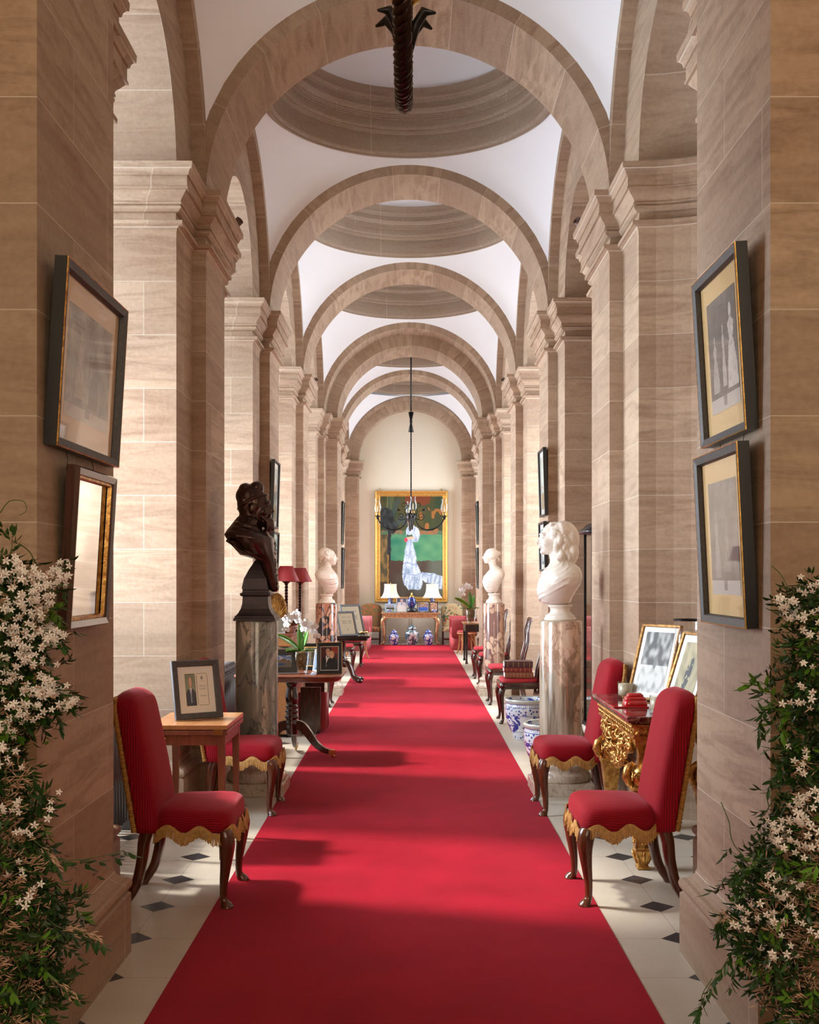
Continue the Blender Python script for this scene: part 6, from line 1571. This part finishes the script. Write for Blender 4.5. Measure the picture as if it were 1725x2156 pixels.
# ------------------------------------------------------------------ jasmine in wicker baskets on both sides of the entrance
def jasmine(label, side, base, seed, edge, sprigs, ztop, cane_px, clusters, budz, Y0=3.12, nleaf=2300, nbud=2400):
    """edge: (z, x) outline of the corridor-side limit of the growth; all in metres"""
    rnd = random.Random(seed); bx, by = base
    t = thing('potted_jasmine', label, 'plant', (bx, by, 0), 0, 'flowering jasmine plants in wicker baskets at the entrance')
    lz = [z for z, x in edge]
    leaf, light_, flow, bud, stem = MB(), MB(), MB(), MB(), MB()
    def leaflet(b, p, d, L, w_):
        d = d.normalized(); a = Vector((0, 0, 1)); s_ = d.cross(a)
        if s_.length < .1: s_ = Vector((1, 0, 0))
        s_ = (s_.normalized() + Vector((rnd.uniform(-.6, .6), rnd.uniform(-.6, .6), rnd.uniform(-.6, .6)))).normalized(); n = d.cross(s_)
        q = [p, p + d * L * .35 + s_ * w_ + n * w_ * .3, p + d * L * .35 - s_ * w_ + n * w_ * .3, p + d * L * .38 - n * w_ * .1, p + d * L * .72 + s_ * w_ * .72 - n * L * .04, p + d * L * .72 - s_ * w_ * .72 - n * L * .04, p + d * L * .74 - n * L * .07, p + d * L - n * L * .16]
        b.add(q, [(0, 1, 3), (0, 3, 2), (1, 4, 6, 3), (3, 6, 5, 2), (4, 7, 6), (6, 7, 5)])
    def spray(b, p, d, n=5, L=.032):
        d = d.normalized()
        for k in range(n):
            a = (k - (n - 1) / 2) / n; side_ = d.cross(Vector((rnd.uniform(-1, 1), rnd.uniform(-1, 1), 1))).normalized()
            leaflet(b, p + d * (.008 * k), (d + side_ * (1.3 if k % 2 else -1.3) * (1 - k / n) + Vector((0, 0, -.15))), L * rnd.uniform(.7, 1.25), L * .19)
    def flower(p, d, r=.012):
        d = d.normalized(); u = d.orthogonal().normalized(); w_ = d.cross(u)
        tb = p - d * .016; flow.tube([tb, p], [.0010, .0018], 4)
        for k in range(5):
            a = 2 * PI * k / 5 + rnd.uniform(-.1, .1); e = (u * math.cos(a) + w_ * math.sin(a)); s_ = d.cross(e)
            flow.add([p, p + e * r * .5 + s_ * r * .24 + d * .001, p + e * r * 1.0 - d * .002, p + e * r * .5 - s_ * r * .24 + d * .001], [(0, 1, 2, 3)])
    def budf(p, d, L=.022):
        d = d.normalized(); bud.tube([p, p + d * L * .6, p + d * L], [.0009, .0021, .0006], 4)
    def inside():
        z = rnd.uniform(lz[0], ztop); xe = interp(edge, z)      # corridor side edge x (positive distance towards centre is smaller |x|)
        depth = abs(rnd.gauss(0, .13)); x = side * (xe + depth) if rnd.random() < .75 else side * (xe + rnd.uniform(0, .5))
        y = Y0 + rnd.gauss(0, .11) + .0
        return Vector((x, min(y, 3.55), z))
    sub = lambda p: Vector((p.x - bx, p.y - by, p.z))
    for i in range(nleaf):
        p = inside(); out = Vector((-side * rnd.uniform(-.3, 1), rnd.uniform(-1, .6), rnd.uniform(-.8, .5)))
        spray(leaf if rnd.random() < .82 else light_, sub(p), out, rnd.choice((3, 5, 5, 7)), rnd.uniform(.024, .042))
    for (cx_, cy_, sp_, n_) in clusters:
        p0 = Vector(P3(cx_, cy_, Y0 - .20 - rnd.uniform(0, .05))); sr = sp_ / F * Y0
        for k in range(max(3, int(n_ * (.62 if side < 0 else .42)))):
            o = Vector((rnd.gauss(0, sr * .62), rnd.gauss(0, .04), rnd.gauss(0, sr * .62))); flower(sub(p0) + o, Vector((o.x * 12 - side * .3, -1 + rnd.uniform(-.6, .6), o.z * 12 + rnd.uniform(-.5, .5))), rnd.uniform(.009, .0135))
            if k % 3 == 0: budf(sub(p0) + o, o + Vector((rnd.uniform(-.02, .02), -.02, .01)), .02)
            if k % 4 == 0: stem.tube([sub(p0) + o, sub(p0) + o * .3 + Vector((side * .02, .04, -.01))], .0010, 4)
    for i in range(nbud // 7):
        p = inside(); p.z = min(p.z, rnd.uniform(*budz)); p.y = min(p.y, Y0 - .08); base_d = Vector((-side * rnd.uniform(.1, 1), rnd.uniform(-.6, .2), rnd.uniform(-.2, .6)))
        for k in range(7): budf(sub(p) + Vector((rnd.gauss(0, .010), rnd.gauss(0, .010), rnd.gauss(0, .010))), base_d + Vector((rnd.uniform(-.5, .5), rnd.uniform(-.5, .5), rnd.uniform(-.5, .5))), rnd.uniform(.018, .034))
    # trailing stems inside the mass and sprigs that reach into the corridor
    for i in range(26):
        p = inside(); pts = [sub(p)]; d = Vector((rnd.uniform(-.4, .4), rnd.uniform(-.3, .3), rnd.choice((-1, 1)))).normalized()
        for k in range(6): d = (d + Vector((rnd.uniform(-.4, .4), rnd.uniform(-.3, .3), rnd.uniform(-.3, .3)))).normalized(); pts.append(pts[-1] + d * .032)
        stem.tube(catmull(pts, 3), .0016, 5)
    for pts, kind in sprigs:
        P = catmull([sub(Vector(q)) for q in pts], 8); stem.tube(P, [.0018 - .001 * k / len(P) for k in range(len(P))], 5); n_ = len(P)
        for k in range(3, n_, 4):
            d = (P[k] - P[k - 1]).normalized()
            if kind != 't':
                spray(light_ if kind == 'g' else leaf, P[k], (d + Vector((0, -.2, -.5))), 5, rnd.uniform(.028, .04)); 
            if kind == 'f' and k > n_ * .35:
                for j in range(9): o = Vector((rnd.gauss(0, .016), rnd.gauss(0, .018), rnd.gauss(0, .016))); flower(P[k] + o, o * 30 + Vector((0, -.6, 0)), .011)
            if kind == 'b' and k > n_ * .4:
                for j in range(8): budf(P[k] + Vector((rnd.gauss(0, .006), 0, rnd.gauss(0, .006))), d + Vector((rnd.uniform(-.5, .5), rnd.uniform(-.5, .5), rnd.uniform(-.6, .4))), .024)
    # canes
    for k, cx in enumerate(cane_px):
        b = MB(); b.tube([(cx - bx, .03 * k, .25), (cx - bx + .01, .03 * k, ztop + .02)], .005, 7); b.build('cane', M['cane'], t)
    leaf.build('foliage', M['leaf'], t); light_.build('young_foliage', M['leaf_light'], t); flow.build('blossom', M['petal'], t); bud.build('buds', M['bud'], t); stem.build('stems', M['stem'], t, kind='stuff')
    # basket: woven rounds over uprights
    b = MB(); H = .50; r0, r1 = .17, .25; ns = 24
    for k in range(ns): a = 2 * PI * k / ns; b.tube([(r0 * math.cos(a), r0 * math.sin(a), 0), (r1 * math.cos(a), r1 * math.sin(a), H)], .006, 5)
    for j in range(26):
        z = .01 + j * H / 26; r = lerp(r0, r1, z / H); b.tube([((r + .007 * (1 if (i + j) % 2 else -1)) * math.cos(PI * i / ns * 1.0), (r + .007 * (1 if (i + j) % 2 else -1)) * math.sin(PI * i / ns * 1.0), z + .008) for i in range(2 * ns + 1)], .0085, 5)
    for k in range(3): b.tube([((r1 + .012 * math.cos(i * .9 + k * 2.1)) * math.cos(2 * PI * i / 60), (r1 + .012 * math.cos(i * .9 + k * 2.1)) * math.sin(2 * PI * i / 60), H + .012 * math.sin(i * .9 + k * 2.1)) for i in range(61)], .009, 5)
    b.build('basket', M['wicker'], t)
    b = MB(); b.lathe([(.001, .42), (.215, .42)], 24, cap=False); b.build('soil', M['bark'], t)
def Xs(px, Y=3.12): return (px - PX) / F * Y + CX
def Zs(py, Y=3.12): return EYE - (py - PY) / F * Y
def P3(px, py, Y=3.08): return (Xs(px, Y), Y, Zs(py, Y))
Ledge = [(2156, 118), (2060, 100), (1980, 128), (1900, 120), (1850, 82), (1780, 70), (1700, 62), (1600, 30), (1540, 35), (1500, 110), (1450, 105), (1400, 62), (1350, 85), (1300, 70), (1250, 92), (1200, 40), (1170, 5)]
jasmine('tall flowering jasmine in a wicker basket at the left edge', -1, (-1.335, 3.14), 3, [(Zs(y), -Xs(x)) for y, x in Ledge],
        [([P3(60, 1235), P3(110, 1222), P3(135, 1190)], 'f'), ([P3(60, 1470), P3(110, 1445), P3(150, 1480)], 'f'), ([P3(60, 1350), P3(95, 1330), P3(125, 1345)], 'f'), ([P3(70, 1310), P3(100, 1280), P3(118, 1290)], 'g'),
         ([P3(70, 1815), P3(140, 1812), P3(200, 1806), P3(262, 1790)], 'l'), ([P3(60, 1900), P3(120, 1950), P3(165, 1960), P3(205, 1975)], 'b'), ([P3(60, 1760), P3(95, 1790), P3(120, 1820)], 'b'), ([P3(50, 2000), P3(110, 2060), P3(150, 2090)], 'b'),
         ([P3(0, 1080), P3(20, 1055), P3(50, 1056), P3(55, 1075), P3(40, 1085)], 't'), ([P3(90, 1720), P3(95, 1700), P3(85, 1660)], 'l'), ([P3(10, 1660), P3(60, 1650), P3(80, 1680)], 'l'), ([P3(20, 1170), P3(25, 1140), P3(5, 1110)], 'b')],
        Zs(1175), [-1.18, -1.30],
        [(20, 1200, 26, 34), (60, 1215, 26, 34), (90, 1250, 26, 30), (30, 1260, 30, 40), (70, 1290, 24, 30), (100, 1225, 20, 16), (20, 1320, 22, 26), (60, 1340, 22, 24), (110, 1340, 18, 18), (30, 1370, 26, 34), (70, 1390, 18, 18), (10, 1430, 24, 24), (80, 1440, 24, 26), (110, 1450, 20, 20), (140, 1475, 14, 12), (50, 1480, 26, 34), (25, 1520, 22, 20), (60, 1500, 16, 14), (133, 1215, 10, 12),
         (20, 1600, 16, 12), (60, 1740, 14, 12), (60, 1890, 12, 10), (15, 1700, 18, 14), (100, 1700, 12, 8), (30, 1830, 14, 8), (8, 1570, 14, 10)], (Zs(2000), Zs(1560)))
Redge = [(2156, 1640), (2090, 1620), (2040, 1600), (2000, 1555), (1950, 1540), (1900, 1560), (1850, 1580), (1800, 1590), (1750, 1620), (1700, 1650), (1640, 1670), (1560, 1668), (1500, 1660), (1430, 1660), (1380, 1672), (1320, 1680), (1280, 1675), (1250, 1668), (1215, 1700)]
jasmine('flowering jasmine on a cane with a wicker basket at the right edge', 1, (1.335, 3.14), 11, [(Zs(y), Xs(x)) for y, x in Redge],
        [([P3(1700, 1300), P3(1665, 1280), P3(1645, 1265)], 'f'), ([P3(1690, 1500), P3(1640, 1480), P3(1610, 1440), P3(1585, 1435)], 'g'), ([P3(1680, 1620), P3(1630, 1520), P3(1610, 1500), P3(1600, 1525)], 'l'),
         ([P3(1680, 1880), P3(1600, 1830), P3(1560, 1830), P3(1550, 1850)], 'l'), ([P3(1660, 1960), P3(1580, 1960), P3(1530, 1925), P3(1515, 1945)], 'b'), ([P3(1640, 2000), P3(1560, 1990), P3(1520, 2040), P3(1490, 2085), P3(1475, 2120)], 'l'),
         ([P3(1500, 2060), P3(1478, 2100), P3(1490, 2140)], 't'), ([P3(1620, 1700), P3(1615, 1670), P3(1635, 1690), P3(1650, 1715)], 't'), ([P3(1640, 1985), P3(1570, 2000), P3(1540, 2060)], 'l'), ([P3(1690, 1760), P3(1640, 1740), P3(1630, 1770)], 'f'),
         ([P3(1690, 1580), P3(1660, 1590), P3(1625, 1640)], 'l'), ([P3(1680, 1480), P3(1655, 1500), P3(1650, 1530)], 'g')],
        Zs(1222), [1.125, 1.28],
        [(1710, 1235, 16, 20), (1660, 1265, 14, 14), (1645, 1262, 8, 8), (1700, 1290, 18, 20), (1715, 1340, 16, 14), (1675, 1300, 14, 10), (1700, 1400, 14, 8), (1685, 1450, 10, 6), (1670, 1480, 10, 6), (1715, 1480, 16, 10), (1700, 1590, 12, 8), (1690, 1620, 14, 12), (1700, 1680, 26, 34), (1670, 1720, 24, 30), (1700, 1740, 26, 30), (1650, 1750, 20, 22), (1640, 1770, 18, 16), (1690, 1790, 24, 20),
         (1620, 1850, 22, 20), (1650, 1890, 22, 20), (1600, 1900, 18, 12), (1690, 1880, 20, 16), (1640, 1960, 20, 16), (1580, 1930, 14, 10), (1660, 2010, 16, 12), (1610, 1990, 16, 12), (1700, 1960, 18, 12), (1560, 1960, 12, 8)], (Zs(2100), Zs(1600)), nleaf=2100)
